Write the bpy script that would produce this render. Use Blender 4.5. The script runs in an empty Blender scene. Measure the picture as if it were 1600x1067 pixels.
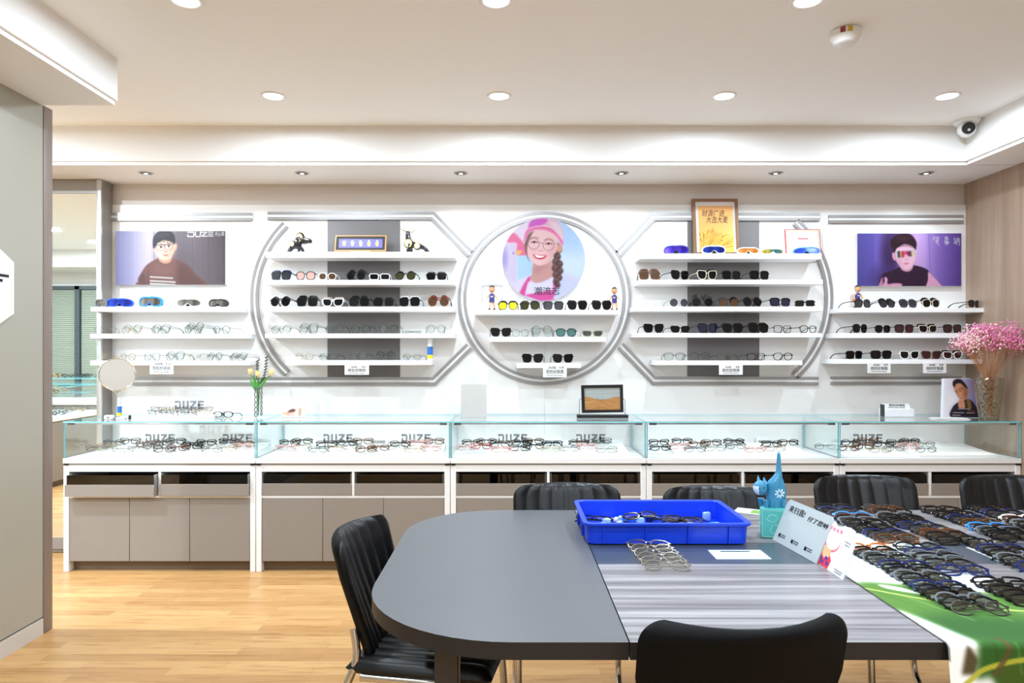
import bpy, bmesh, math, random
import numpy as np
from mathutils import Vector, Matrix, Euler

R = math.radians
PI = math.pi
random.seed(11)
SC = bpy.context.scene
COL = SC.collection
# camera constants (photo is 1600x1067): focal length in pixels, vanishing point, eye height
F, CX, HY, EYE = 1067.0, 796.0, 551.0, 1.37
WALL = 4.805     # back wall
PANEL = 4.79     # white panelling on the back wall
SHF = 4.605      # front edge of the wall shelves
CASE = 4.267     # front of the showcases


def SX(px, D): return (px - CX) * D / F
def SZ(py, D): return EYE + (HY - py) * D / F
def PX(px, py, D): return Vector((SX(px, D), D, SZ(py, D)))
def ONZ(px, py, z):
    D = (EYE - z) * F / (py - HY)
    return Vector((SX(px, D), D, z))


def lin(c):
    out = []
    for v in c[:3]:
        v = v / 255.0
        out.append(v / 12.92 if v <= 0.04045 else ((v + 0.055) / 1.055) ** 2.4)
    return tuple(out) + (1.0,)


# ------------------------------------------------------------------ materials
MATS = {}


def mat(name, col, rough=0.5, metal=0.0, spec=0.5, coat=0.0, emit=0.0, ecol=None, alpha=1.0):
    if name in MATS:
        return MATS[name]
    m = bpy.data.materials.new(name)
    m.use_nodes = True
    b = m.node_tree.nodes['Principled BSDF']
    b.inputs['Base Color'].default_value = lin(col)
    b.inputs['Roughness'].default_value = rough
    b.inputs['Metallic'].default_value = metal
    b.inputs['Specular IOR Level'].default_value = spec
    b.inputs['Coat Weight'].default_value = coat
    b.inputs['Alpha'].default_value = alpha
    if emit:
        b.inputs['Emission Color'].default_value = lin(ecol or col)
        b.inputs['Emission Strength'].default_value = emit
    MATS[name] = m
    return m


def glassy(name, tint, refl=1.0, rough=0.0, ior=1.45, dark=None):
    """thin pane: sees straight through and mirrors by the viewing angle"""
    if name in MATS:
        return MATS[name]
    m = bpy.data.materials.new(name)
    m.use_nodes = True
    n, l = m.node_tree.nodes, m.node_tree.links
    n.clear()
    out = n.new('ShaderNodeOutputMaterial')
    mx = n.new('ShaderNodeMixShader')
    tr = n.new('ShaderNodeBsdfTransparent')
    tr.inputs['Color'].default_value = lin(tint)
    gl = n.new('ShaderNodeBsdfGlossy')
    gl.inputs['Roughness'].default_value = rough
    gl.inputs['Color'].default_value = (refl, refl, refl, 1)
    fr = n.new('ShaderNodeFresnel')
    ge = n.new('ShaderNodeNewGeometry')
    mr = n.new('ShaderNodeMapRange')      # the same reflectance on both faces of the pane
    mr.inputs['To Min'].default_value = ior
    mr.inputs['To Max'].default_value = 1.0 / ior
    l.new(ge.outputs['Backfacing'], mr.inputs['Value'])
    l.new(mr.outputs[0], fr.inputs['IOR'])
    l.new(fr.outputs[0], mx.inputs[0])
    l.new(tr.outputs[0], mx.inputs[1])
    l.new(gl.outputs[0], mx.inputs[2])
    l.new(mx.outputs[0], out.inputs[0])
    MATS[name] = m
    return m


def nodes_of(name, rough=0.5, spec=0.5):
    m = mat(name, (128, 128, 128), rough, spec=spec)
    return m, m.node_tree.nodes, m.node_tree.links, m.node_tree.nodes['Principled BSDF']


def ramp(n, stops):
    r = n.new('ShaderNodeValToRGB')
    e = r.color_ramp.elements
    while len(e) < len(stops):
        e.new(0.5)
    for k, (p, c) in enumerate(stops):
        e[k].position = p
        e[k].color = lin(c)
    return r


def grain_mat(name, stops, scale, detail=6.0, rough=0.4, dist=0.0, spec=0.5, nscale=1.0):
    """streaky wood or laminate: noise stretched along one axis"""
    m, n, l, b = nodes_of(name, rough, spec)
    tc = n.new('ShaderNodeTexCoord')
    mp = n.new('ShaderNodeMapping')
    mp.inputs['Scale'].default_value = scale
    no = n.new('ShaderNodeTexNoise')
    no.inputs['Scale'].default_value = nscale
    no.inputs['Detail'].default_value = detail
    no.inputs['Roughness'].default_value = 0.6
    no.inputs['Distortion'].default_value = dist
    r = ramp(n, stops)
    l.new(tc.outputs['Object'], mp.inputs['Vector'])
    l.new(mp.outputs[0], no.inputs['Vector'])
    l.new(no.outputs['Fac'], r.inputs[0])
    l.new(r.outputs[0], b.inputs['Base Color'])
    return m


def parquet_mat():
    m, n, l, b = nodes_of('honey_parquet', 0.33, 0.4)
    tc = n.new('ShaderNodeTexCoord')
    br = n.new('ShaderNodeTexBrick')
    br.inputs['Scale'].default_value = 1.0
    br.inputs['Brick Width'].default_value = 0.62
    br.inputs['Row Height'].default_value = 0.066
    br.inputs['Mortar Size'].default_value = 0.0008
    br.inputs['Mortar Smooth'].default_value = 0.3
    br.inputs['Bias'].default_value = 0.0
    br.inputs['Color1'].default_value = lin((206, 163, 108))
    br.inputs['Color2'].default_value = lin((182, 136, 84))
    br.inputs['Mortar'].default_value = lin((160, 112, 62))
    br.offset = 0.37
    mp = n.new('ShaderNodeMapping')
    mp.inputs['Scale'].default_value = (3.0, 42.0, 1.0)
    no = n.new('ShaderNodeTexNoise')
    no.inputs['Scale'].default_value = 1.2
    no.inputs['Detail'].default_value = 8.0
    no.inputs['Distortion'].default_value = 0.6
    r = ramp(n, [(0.3, (196, 150, 96)), (0.5, (255, 255, 255)), (0.75, (238, 214, 180))])
    mx = n.new('ShaderNodeMix')
    mx.data_type = 'RGBA'
    mx.blend_type = 'MULTIPLY'
    mx.inputs[0].default_value = 0.55
    l.new(tc.outputs['Object'], br.inputs['Vector'])
    l.new(tc.outputs['Object'], mp.inputs['Vector'])
    l.new(mp.outputs[0], no.inputs['Vector'])
    l.new(no.outputs['Fac'], r.inputs[0])
    l.new(br.outputs['Color'], mx.inputs[6])
    l.new(r.outputs[0], mx.inputs[7])
    l.new(mx.outputs[2], b.inputs['Base Color'])
    return m


def leather_mat(name, col):
    m, n, l, b = nodes_of(name, 0.34, 0.4)
    b.inputs['Base Color'].default_value = lin(col)
    tc = n.new('ShaderNodeTexCoord')
    no = n.new('ShaderNodeTexNoise')
    no.inputs['Scale'].default_value = 160.0
    no.inputs['Detail'].default_value = 3.0
    bp = n.new('ShaderNodeBump')
    bp.inputs['Strength'].default_value = 0.12
    bp.inputs['Distance'].default_value = 0.002
    l.new(tc.outputs['Object'], no.inputs['Vector'])
    l.new(no.outputs['Fac'], bp.inputs['Height'])
    l.new(bp.outputs[0], b.inputs['Normal'])
    return m


def print_mat(name, rough=0.35, spec=0.4, density=1.0):
    """colours of a printed sheet, held as the sheet's own colour attribute; density deepens the ink"""
    m, n, l, b = nodes_of(name, rough, spec)
    a = n.new('ShaderNodeVertexColor')
    a.layer_name = 'Print'
    mx = n.new('ShaderNodeMix')
    mx.data_type = 'RGBA'
    mx.blend_type = 'MULTIPLY'
    mx.inputs[0].default_value = 1.0
    mx.inputs[7].default_value = (density, density, density, 1)
    l.new(a.outputs['Color'], mx.inputs[6])
    l.new(mx.outputs[2], b.inputs['Base Color'])
    return m


M_WALL = mat('warm_white_paint', (236, 233, 229), 0.6)
M_CEIL = mat('ceiling_paint', (242, 242, 240), 0.7)
M_FASCIA = mat('fascia_paint', (234, 232, 229), 0.65)
M_BAND = mat('greige_wall', (205, 196, 188), 0.6)  # greyer tone above the white panelling, also on the rear wall
M_WHITE = mat('white_lacquer', (232, 232, 231), 0.35)
M_SHELF = mat('shelf_white', (244, 244, 245), 0.4)
M_GREYPANEL = mat('grey_back_panel', (112, 107, 105), 0.45)
M_PROFILE = mat('grey_profile', (158, 155, 154), 0.35, 0.35)
M_STRIP = mat('profile_white_strip', (238, 236, 232), 0.4)
M_GREIGE = mat('greige_laminate', (138, 130, 122), 0.42)
M_TAUPE = mat('taupe_trim', (128, 114, 106), 0.4)
M_CREAM = mat('cream_wall_panel', (160, 156, 143), 0.4)
M_RAIL = mat('brushed_metal_edge', (205, 205, 205), 0.3, 0.8)
M_CHROME = mat('chrome', (215, 212, 205), 0.12, 1.0)
M_DARK = mat('dark_interior', (38, 34, 32), 0.35)
M_PLINTH = mat('brown_plinth', (104, 86, 68), 0.4)
M_BLACK = mat('black_plastic', (16, 16, 17), 0.35)
M_LEATHER = leather_mat('black_leatherette', (10, 12, 15))
M_SHELLBACK = mat('black_shell_back', (8, 8, 9), 0.6, spec=0.12)
M_MIRROR = mat('mirror_silver', (238, 242, 240), 0.0, 1.0)
M_GLASS = glassy('clear_glass', (252, 254, 254))
M_GLASSEDGE = mat('glass_edge_cyan', (120, 196, 204), 0.15, spec=0.6)
M_SMOKE = glassy('smoked_glass', (120, 112, 104), ior=1.5)
M_PLAST = glassy('clear_acrylic', (250, 252, 252), ior=1.4)
M_GLOW = mat('lamp_diffuser', (255, 255, 255), 0.5, emit=9.0, ecol=(255, 252, 246))
M_FLOOR = parquet_mat()
M_WOODWALL = grain_mat('brown_woodgrain_wall', [(0.3, (146, 122, 103)), (0.55, (166, 142, 122)), (0.75, (181, 158, 138))], (9, 9, 0.5), rough=0.45, dist=0.4)
M_TABLEWOOD = grain_mat('grey_zebrano_laminate', [(0.28, (84, 80, 82)), (0.48, (122, 118, 120)), (0.6, (150, 147, 149)), (0.78, (178, 175, 176))], (1.0, 44, 1), detail=5, rough=0.3, dist=0.25)
M_TABLEGREY = mat('slate_grey_laminate', (92, 93, 96), 0.34)
M_TABLESTRIP = mat('blue_grey_laminate', (66, 74, 84), 0.28)
M_EDGE = mat('table_edge_band', (40, 37, 36), 0.5, spec=.3)


# ------------------------------------------------------------------ mesh building
class MB:
    def __init__(self):
        self.v, self.f, self.m = [], [], []

    def add(self, vs, fs, mi=0, M=None):
        b = len(self.v)
        if M is not None:
            vs = [M @ Vector(p) for p in vs]
        self.v.extend([tuple(p) for p in vs])
        for k, f in enumerate(fs):
            self.f.append(tuple(b + i for i in f))
            self.m.append(mi[k] if isinstance(mi, (list, tuple)) else mi)
        return self

    def box(self, x0, x1, y0, y1, z0, z1, mi=0, M=None):
        vs = [(x0, y0, z0), (x1, y0, z0), (x1, y1, z0), (x0, y1, z0), (x0, y0, z1), (x1, y0, z1), (x1, y1, z1), (x0, y1, z1)]
        # bottom, top, front, right, back, left
        fs = [(0, 3, 2, 1), (4, 5, 6, 7), (0, 1, 5, 4), (1, 2, 6, 5), (2, 3, 7, 6), (3, 0, 4, 7)]
        return self.add(vs, fs, mi, M)

    def rbox(self, x0, x1, y0, y1, z0, z1, bev=0.004, seg=2, mi=0, M=None):
        bm = bmesh.new()
        bmesh.ops.create_cube(bm, size=1.0)
        for v in bm.verts:
            v.co = Vector(((x0 + x1) / 2 + v.co.x * (x1 - x0), (y0 + y1) / 2 + v.co.y * (y1 - y0), (z0 + z1) / 2 + v.co.z * (z1 - z0)))
        bmesh.ops.bevel(bm, geom=bm.edges[:], offset=bev, segments=seg, profile=0.5, affect='EDGES')
        bm.verts.index_update()
        vs = [v.co.copy() for v in bm.verts]
        fs = [[v.index for v in f.verts] for f in bm.faces]
        bm.free()
        return self.add(vs, fs, mi, M)

    def cyl(self, p0, p1, r0, r1=None, n=16, mi=0, M=None, caps=True):
        r1 = r0 if r1 is None else r1
        p0, p1 = Vector(p0), Vector(p1)
        d = (p1 - p0).normalized()
        a = Vector((1, 0, 0)) if abs(d.x) < 0.9 else Vector((0, 1, 0))
        u = d.cross(a).normalized()
        w = d.cross(u)
        vs, fs = [], []
        for p, r in ((p0, r0), (p1, r1)):
            for k in range(n):
                t = 2 * PI * k / n
                vs.append(p + u * (r * math.cos(t)) + w * (r * math.sin(t)))
        for k in range(n):
            fs.append((k, (k + 1) % n, n + (k + 1) % n, n + k))
        if caps:
            fs.append(tuple(range(n - 1, -1, -1)))
            fs.append(tuple(range(n, 2 * n)))
        return self.add(vs, fs, mi, M)

    def tube(self, pts, r, n=8, closed=False, mi=0, M=None, flat=1.0):
        pts = [Vector(p) for p in pts]
        N = len(pts)
        rs = r if isinstance(r, (list, tuple)) else [r] * N
        vs, fs = [], []
        up = None
        for i, p in enumerate(pts):
            if closed:
                d = pts[(i + 1) % N] - pts[i - 1]
            else:
                d = pts[min(i + 1, N - 1)] - pts[max(i - 1, 0)]
            d = d.normalized() if d.length > 1e-9 else Vector((0, 0, 1))
            if up is None:
                a = Vector((0, 0, 1)) if abs(d.z) < 0.9 else Vector((0, 1, 0))
                up = (a - d * a.dot(d)).normalized()
            else:
                up = (up - d * up.dot(d))
                up = up.normalized() if up.length > 1e-6 else Vector((0, 0, 1))
            s = d.cross(up)
            for k in range(n):
                t = 2 * PI * k / n
                vs.append(p + up * (rs[i] * math.cos(t)) + s * (rs[i] * flat * math.sin(t)))
        for i in range(N if closed else N - 1):
            j = (i + 1) % N
            for k in range(n):
                fs.append((i * n + k, i * n + (k + 1) % n, j * n + (k + 1) % n, j * n + k))
        if not closed:
            fs.append(tuple(range(n - 1, -1, -1)))
            fs.append(tuple(range((N - 1) * n, N * n)))
        return self.add(vs, fs, mi, M)

    def lathe(self, prof, n=24, mi=0, M=None, closed=False):
        vs, fs = [], []
        for r, z in prof:
            for k in range(n):
                t = 2 * PI * k / n
                vs.append((r * math.cos(t), r * math.sin(t), z))
        for i in range(len(prof) - 1):
            for k in range(n):
                fs.append((i * n + k, i * n + (k + 1) % n, (i + 1) * n + (k + 1) % n, (i + 1) * n + k))
        if closed:
            fs.append(tuple(range(n - 1, -1, -1)))
            fs.append(tuple(range((len(prof) - 1) * n, len(prof) * n)))
        return self.add(vs, fs, mi, M)

    def prism(self, poly, y0, y1, mi=0, M=None, side=None):
        """polygon in x,z drawn out along y"""
        n = len(poly)
        vs = [(x, y0, z) for x, z in poly] + [(x, y1, z) for x, z in poly]
        fs = [tuple(range(n)), tuple(range(2 * n - 1, n - 1, -1))]
        ms = [mi, mi]
        for k in range(n):
            fs.append((k, n + k, n + (k + 1) % n, (k + 1) % n))
            ms.append(mi if side is None else side)
        return self.add(vs, fs, ms, M)

    def slab(self, poly, z0, z1, mi=0, M=None, side=None):
        """polygon in x,y drawn out along z"""
        n = len(poly)
        vs = [(x, y, z0) for x, y in poly] + [(x, y, z1) for x, y in poly]
        fs = [tuple(range(n - 1, -1, -1)), tuple(range(n, 2 * n))]
        ms = [mi, mi]
        for k in range(n):
            fs.append((k, (k + 1) % n, n + (k + 1) % n, n + k))
            ms.append(mi if side is None else side)
        return self.add(vs, fs, ms, M)

    def ring(self, outer, inner, y0, y1, mi=0, M=None):
        n = len(outer)
        vs = [(x, y0, z) for x, z in outer] + [(x, y0, z) for x, z in inner] + [(x, y1, z) for x, z in outer] + [(x, y1, z) for x, z in inner]
        fs = []
        for k in range(n):
            j = (k + 1) % n
            fs += [(k, j, n + j, n + k), (2 * n + k, 3 * n + k, 3 * n + j, 2 * n + j), (k, 2 * n + k, 2 * n + j, j), (n + k, n + j, 3 * n + j, 3 * n + k)]
        return self.add(vs, fs, mi, M)

    def ell(self, c, r, nu=14, nv=9, mi=0, M=None):
        vs, fs = [], []
        c = Vector(c)
        r = (r, r, r) if not isinstance(r, (tuple, list)) else r
        vs.append(c + Vector((0, 0, -r[2])))
        for i in range(1, nv):
            a = -PI / 2 + PI * i / nv
            for k in range(nu):
                t = 2 * PI * k / nu
                vs.append(c + Vector((r[0] * math.cos(a) * math.cos(t), r[1] * math.cos(a) * math.sin(t), r[2] * math.sin(a))))
        vs.append(c + Vector((0, 0, r[2])))
        L = len(vs) - 1
        for k in range(nu):
            fs.append((0, 1 + (k + 1) % nu, 1 + k))
            fs.append((L, L - nu + k, L - nu + (k + 1) % nu))
        for i in range(nv - 2):
            for k in range(nu):
                a, b = 1 + i * nu, 1 + (i + 1) * nu
                fs.append((a + k, a + (k + 1) % nu, b + (k + 1) % nu, b + k))
        return self.add(vs, fs, mi, M)

    def grid(self, P, mi=0):
        """rows of points joined into a sheet"""
        nv, nu = len(P), len(P[0])
        vs = [p for row in P for p in row]
        fs = [(j * nu + i, j * nu + i + 1, (j + 1) * nu + i + 1, (j + 1) * nu + i) for j in range(nv - 1) for i in range(nu - 1)]
        return self.add(vs, fs, mi)

    def mesh(self, name, mats, smooth=40):
        me = bpy.data.meshes.new(name)
        me.from_pydata(self.v, [], self.f)
        for m in (mats if isinstance(mats, (list, tuple)) else [mats]):
            me.materials.append(m)
        if any(self.m):
            me.polygons.foreach_set('material_index', self.m)
        if smooth:
            me.polygons.foreach_set('use_smooth', [True] * len(me.polygons))
            me.set_sharp_from_angle(angle=R(smooth))
        me.update()
        return me

    def build(self, name, mats, parent=None, smooth=40, **kw):
        return link(name, self.mesh(name, mats, smooth), parent, **kw)


def link(name, data, parent=None, loc=None, rot=None, label=None):
    o = bpy.data.objects.new(name, data)
    COL.objects.link(o)
    if parent is not None:
        o.parent = parent
    if loc is not None:
        o.location = loc
    if rot is not None:
        o.rotation_euler = rot
    if label:
        o['label'] = label
    return o


def tag(o, label, cat, group=None):
    o['label'] = label
    o['category'] = cat
    if group:
        o['group'] = group
    return o


def thing(name, label, cat, loc=(0, 0, 0), rot=(0, 0, 0), group=None, scale=None):
    o = bpy.data.objects.new(name, None)
    o.empty_display_size = 0.05
    COL.objects.link(o)
    o.location = loc
    o.rotation_euler = rot if isinstance(rot, (tuple, list)) else (0, 0, rot)
    if scale:
        o.scale = (scale,) * 3 if not isinstance(scale, (tuple, list)) else scale
    return tag(o, label, cat, group)


def struct(name, mb, mats, smooth=40):
    o = mb.build(name, mats, None, smooth)
    o['kind'] = 'structure'
    return o


def text_mesh(s, size, extrude=0.0006, align='CENTER', shear=0.0):
    cu = bpy.data.curves.new('writing', 'FONT')
    cu.body = s
    cu.size = size
    cu.extrude = extrude
    cu.align_x = align
    cu.align_y = 'CENTER'
    cu.resolution_u = 2
    cu.shear = shear
    o = bpy.data.objects.new('writing', cu)
    COL.objects.link(o)
    dg = bpy.context.evaluated_depsgraph_get()
    dg.update()
    me = bpy.data.meshes.new_from_object(o.evaluated_get(dg))
    vs = [v.co.copy() for v in me.vertices]
    fs = [tuple(p.vertices) for p in me.polygons]
    bpy.data.objects.remove(o)
    bpy.data.curves.remove(cu)
    bpy.data.meshes.remove(me)
    return vs, fs


# writing lies in x,y; this turns it upright, facing -y
UPRIGHT = Matrix.Rotation(PI / 2, 4, 'X')


def write(mb, s, size, x, y, z, mi=0, fit=None, M=None, **kw):
    vs, fs = text_mesh(s, size, **kw)
    if not vs:
        return mb
    if fit:
        w = max(v.x for v in vs) - min(v.x for v in vs)
        k = fit / max(w, 1e-6)
        vs = [Vector((v.x * k, v.y, v.z)) for v in vs]
    T = Matrix.Translation((x, y, z)) @ UPRIGHT
    if M is not None:
        T = M @ T
    return mb.add(vs, fs, mi, T)


def logo(mb, x, y, z, h, mi=0, stem=True, M=None, dep=0.002):
    """the four wide letters of the maker's word mark, h tall, centred at x, base at z"""
    t = h * 0.22
    w = h * 0.74
    g = h * 0.22
    X = x - (4 * w + 3 * g) / 2

    def bar(a0, a1, b0, b1):
        mb.box(X + a0, X + a1, y - dep, y, z + b0, z + b1, mi, M)
    # D with a notch out of its left stem
    bar(0, w * .8, 0, t); bar(w * .22, w * .8, h - t, h); bar(0, t, 0, h * .5)
    mb.prism([(X + w * .8 - .001, z), (X + w, z + t * .9), (X + w, z + h - t * .9), (X + w * .8 - .001, z + h), (X + w * .8 - .001, z + h - t), (X + w - t, z + h - t * 1.4), (X + w - t, z + t * 1.4), (X + w * .8 - .001, z + t)], y - dep, y, mi, M)
    bar(0, t, h * .72, h)
    X += w + g
    bar(0, t, t * .7, h); bar(w - t, w, t * .7, h); bar(t * .4, w - t * .4, 0, t)
    X += w + g
    bar(0, w, 0, t); bar(0, w, h - t, h)
    mb.prism([(X, z + t), (X + t * 1.5, z + t), (X + w, z + h - t), (X + w - t * 1.5, z + h - t)], y - dep, y, mi, M)
    X += w + g
    bar(0, w, 0, t); bar(0, w * .94, h / 2 - t / 2, h / 2 + t / 2); bar(0, w, h - t, h)
    if stem:
        bar(0, t, t, h - t)
    return mb


def skin(nodes, edges, level=2):
    """a smooth continuous surface grown over a skeleton: nodes (x,y,z,radius)"""
    me = bpy.data.meshes.new('skeleton')
    me.from_pydata([n[:3] for n in nodes], edges, [])
    o = bpy.data.objects.new('skeleton', me)
    COL.objects.link(o)
    o.modifiers.new('s', 'SKIN')
    for k, n in enumerate(nodes):
        d = me.skin_vertices[0].data[k]
        d.radius = (n[3], n[4] if len(n) > 4 else n[3])
        d.use_root = (k == 0)
    s = o.modifiers.new('d', 'SUBSURF')
    s.levels = s.render_levels = level
    dg = bpy.context.evaluated_depsgraph_get()
    dg.update()
    out = bpy.data.meshes.new_from_object(o.evaluated_get(dg))
    vs = [v.co.copy() for v in out.vertices]
    fs = [tuple(p.vertices) for p in out.polygons]
    bpy.data.objects.remove(o)
    bpy.data.meshes.remove(me)
    bpy.data.meshes.remove(out)
    return vs, fs


# ------------------------------------------------------------------ printed pictures
def spline(pts, n=6, closed=True):
    P = [np.array(p, float) for p in pts]
    N = len(P)
    out = []
    for i in range(N if closed else N - 1):
        if closed:
            a, b, c, d = P[i - 1], P[i], P[(i + 1) % N], P[(i + 2) % N]
        else:
            a, b, c, d = P[max(i - 1, 0)], P[i], P[i + 1], P[min(i + 2, N - 1)]
        for k in range(n):
            t = k / n
            out.append(0.5 * ((2 * b) + (c - a) * t + (2 * a - 5 * b + 4 * c - d) * t * t + (3 * b - a - 3 * c + d) * t ** 3))
    if not closed:
        out.append(P[-1])
    return out


class Print:
    """a small picture painted with shapes; coordinates x,y with y down inside the window (x0,y0,x1,y1)"""
    def __init__(self, win, W, H, bg=(255, 255, 255)):
        self.x0, self.y0, self.x1, self.y1 = win
        self.W, self.H = W, H
        self.im = np.zeros((H, W, 3)) + np.array(bg, float)
        self.X = self.x0 + (np.arange(W) + .0) / (W - 1) * (self.x1 - self.x0)
        self.Y = self.y0 + (np.arange(H) + .0) / (H - 1) * (self.y1 - self.y0)
        self.GX, self.GY = np.meshgrid(self.X, self.Y)
        self.u = (self.x1 - self.x0) / (W - 1)

    def mix(self, a, col, op=1.0):
        a = np.clip(a * op, 0, 1)[..., None]
        c = np.array(col, float)
        self.im = self.im * (1 - a) + c * a

    def hgrad(self, stops):
        xs = [s[0] for s in stops]
        for k in range(3):
            self.im[..., k] = np.interp(self.GX, xs, [s[1][k] for s in stops])

    def mask(self, pts):
        P = np.array(pts, float)
        m = np.zeros_like(self.GX)
        for ox in (-.25, .25):
            for oy in (-.25, .25):
                x, y = self.GX + ox * self.u, self.GY + oy * self.u
                ins = np.zeros_like(x, bool)
                for i in range(len(P)):
                    (xa, ya), (xb, yb) = P[i - 1], P[i]
                    if ya == yb:
                        continue
                    c = ((ya > y) != (yb > y)) & (x < (xb - xa) * (y - ya) / (yb - ya) + xa)
                    ins ^= c
                m += ins * .25
        return m

    def blur(self, m, px):
        k = int(round(px))
        for _ in range(2):
            for ax in (0, 1):
                if k < 1:
                    continue
                p = np.pad(m, [(k, k) if a == ax else (0, 0) for a in (0, 1)], mode='edge')
                cs = np.cumsum(p, axis=ax)
                cs = np.concatenate([np.zeros_like(np.take(cs, [0], ax)), cs], axis=ax)
                n = m.shape[ax]
                w = 2 * k + 1
                m = (np.take(cs, range(w, w + n), ax) - np.take(cs, range(0, n), ax)) / w
        return m

    def poly(self, pts, col, soft=0, op=1.0, smooth=True):
        m = self.mask(spline(pts) if smooth else pts)
        self.mix(self.blur(m, soft / self.u) if soft else m, col, op)
        return self

    def ell(self, cx, cy, rx, ry, col, soft=None, op=1.0, ang=0):
        c, s = math.cos(R(ang)), math.sin(R(ang))
        dx, dy = self.GX - cx, self.GY - cy
        d = np.sqrt(((dx * c + dy * s) / rx) ** 2 + ((-dx * s + dy * c) / ry) ** 2)
        e = soft if soft else self.u / min(rx, ry)
        self.mix(np.clip((1 - d) / e + .5, 0, 1), col, op)
        return self

    def line(self, pts, w, col, op=1.0, smooth=True):
        P = spline(pts, 5, False) if smooth and len(pts) > 2 else [np.array(p, float) for p in pts]
        d = np.full(self.GX.shape, 1e9)
        for a, b in zip(P[:-1], P[1:]):
            v = b - a
            L = max(float(v @ v), 1e-9)
            t = np.clip(((self.GX - a[0]) * v[0] + (self.GY - a[1]) * v[1]) / L, 0, 1)
            d = np.minimum(d, np.hypot(self.GX - a[0] - t * v[0], self.GY - a[1] - t * v[1]))
        self.mix(np.clip((w / 2 - d) / self.u + .5, 0, 1), col, op)
        return self

    def at(self, x, y):
        i = np.clip((np.asarray(x) - self.x0) / (self.x1 - self.x0) * (self.W - 1), 0, self.W - 1.001)
        j = np.clip((np.asarray(y) - self.y0) / (self.y1 - self.y0) * (self.H - 1), 0, self.H - 1.001)
        i0, j0 = i.astype(int), j.astype(int)
        fi, fj = (i - i0)[..., None], (j - j0)[..., None]
        a = self.im
        return (a[j0, i0] * (1 - fi) + a[j0, i0 + 1] * fi) * (1 - fj) + (a[j0 + 1, i0] * (1 - fi) + a[j0 + 1, i0 + 1] * fi) * fj


def colour_mesh(me, rgb):
    c = np.asarray(rgb, float).reshape(-1, 3) / 255.0
    l = np.where(c <= 0.04045, c / 12.92, ((c + 0.055) / 1.055) ** 2.4)
    a = me.color_attributes.new('Print', 'FLOAT_COLOR', 'POINT')
    a.data.foreach_set('color', np.concatenate([l, np.ones((len(l), 1))], 1).astype(np.float32).ravel())


def sheet(name, pr, P, mat_, parent=None):
    """P(u,v) -> point, u right, v down, carrying the print"""
    vs = [P(i / (pr.W - 1), j / (pr.H - 1)) for j in range(pr.H) for i in range(pr.W)]
    W = pr.W
    fs = [(j * W + i, (j + 1) * W + i, (j + 1) * W + i + 1, j * W + i + 1) for j in range(pr.H - 1) for i in range(W - 1)]
    mb = MB()
    mb.add(vs, fs)
    me = mb.mesh(name, mat_, 60)
    colour_mesh(me, pr.im)
    return link(name, me, parent)
# ================================================================== camera
cam = bpy.data.cameras.new('camera')
cam.sensor_width = 36.0
cam.lens = F * 36.0 / 1600.0
cam.shift_x = (800.0 - CX) / 1600.0
cam.shift_y = (HY - 533.5) / 1600.0
cam.clip_start = 0.05
co = bpy.data.objects.new('camera', cam)
COL.objects.link(co)
co.location = (0, 0, EYE)
co.rotation_euler = (PI / 2, 0, 0)
SC.camera = co

# ================================================================== room shell
XR, XL, YB = 3.2, -8.0, -2.6          # right wall, far left wall, wall behind the viewer
CEIL, SOF = 2.798, 2.555
PART, PEND = -2.272, 3.325            # partition on the left and where it ends

struct('floor', MB().box(XL, XR + .1, YB, WALL + .1, -.1, 0), M_FLOOR)
struct('ceiling', MB().box(XL, XR + .1, YB, WALL + .1, CEIL, CEIL + .1), M_CEIL)
struct('wall_back', MB().box(XL, XR + .1, WALL, WALL + .1, 0, CEIL), M_BAND)
struct('wall_right', MB().box(XR, XR + .1, YB, WALL, 0, CEIL), M_WOODWALL)
struct('wall_rear', MB().box(PART, XR, YB - .1, YB, 0, CEIL), M_BAND)
struct('wall_far_left', MB().box(XL - .1, XL, YB, WALL, 0, CEIL), M_CREAM)
# white panelling that carries the shelves
mb = MB()
pl = SX(175, PANEL)
for a, b in ((pl, SX(851, PANEL) - .0006), (SX(851, PANEL) + .0006, XR)):
    mb.box(a, b, PANEL, WALL, 0, SZ(320, PANEL))
struct('wall_back_panelling', mb, M_WALL)

# partition wall on the left: cream panels, dark seams, taupe end post
mb = MB()
mb.box(PART - .2, PART, YB, PEND, .085, SOF + .02, 0)
mb.box(PART - .2, PART - .006, PEND - .012, PEND + .004, 0, SOF + .02, 1)
struct('wall_left', mb, [M_CREAM, M_DARK])
struct('trim_1', MB().rbox(PART - .2, PART + .004, PEND + .002, PEND + .066, 0, SOF + .02, .003), M_TAUPE)
mb = MB().box(PART - .2, PART + .004, YB, PEND - .002, .0, .078, 0).box(PART - .2, PART - .004, YB, PEND - .002, .078, .086, 1)
struct('baseboard_left', mb, [mat('baseboard_grey', (196, 188, 180), .45), M_DARK])
# bulkheads under the ceiling
LIP = .014


def bulkhead(name, x0, x1, y0, y1, z0, lips):
    mb = MB().box(x0, x1, y0, y1, z0 + .022, CEIL)
    a = [x0, x1, y0, y1]
    for s in lips:
        if s == 'y0': a[2] += LIP
        if s == 'x0': a[0] += LIP
        if s == 'x1': a[1] -= LIP
    mb.box(a[0], a[1], a[2], a[3], z0, z0 + .022)
    return struct(name, mb, M_FASCIA)


bulkhead('trim_2', XL, XR, 4.302, WALL, SOF, ['y0'])
bulkhead('trim_3', 2.872, XR, YB, 4.302, SOF, ['x0'])
bulkhead('trim_4', -2.55, -1.905, YB, 3.32, SOF + .018, ['x1'])

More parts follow.
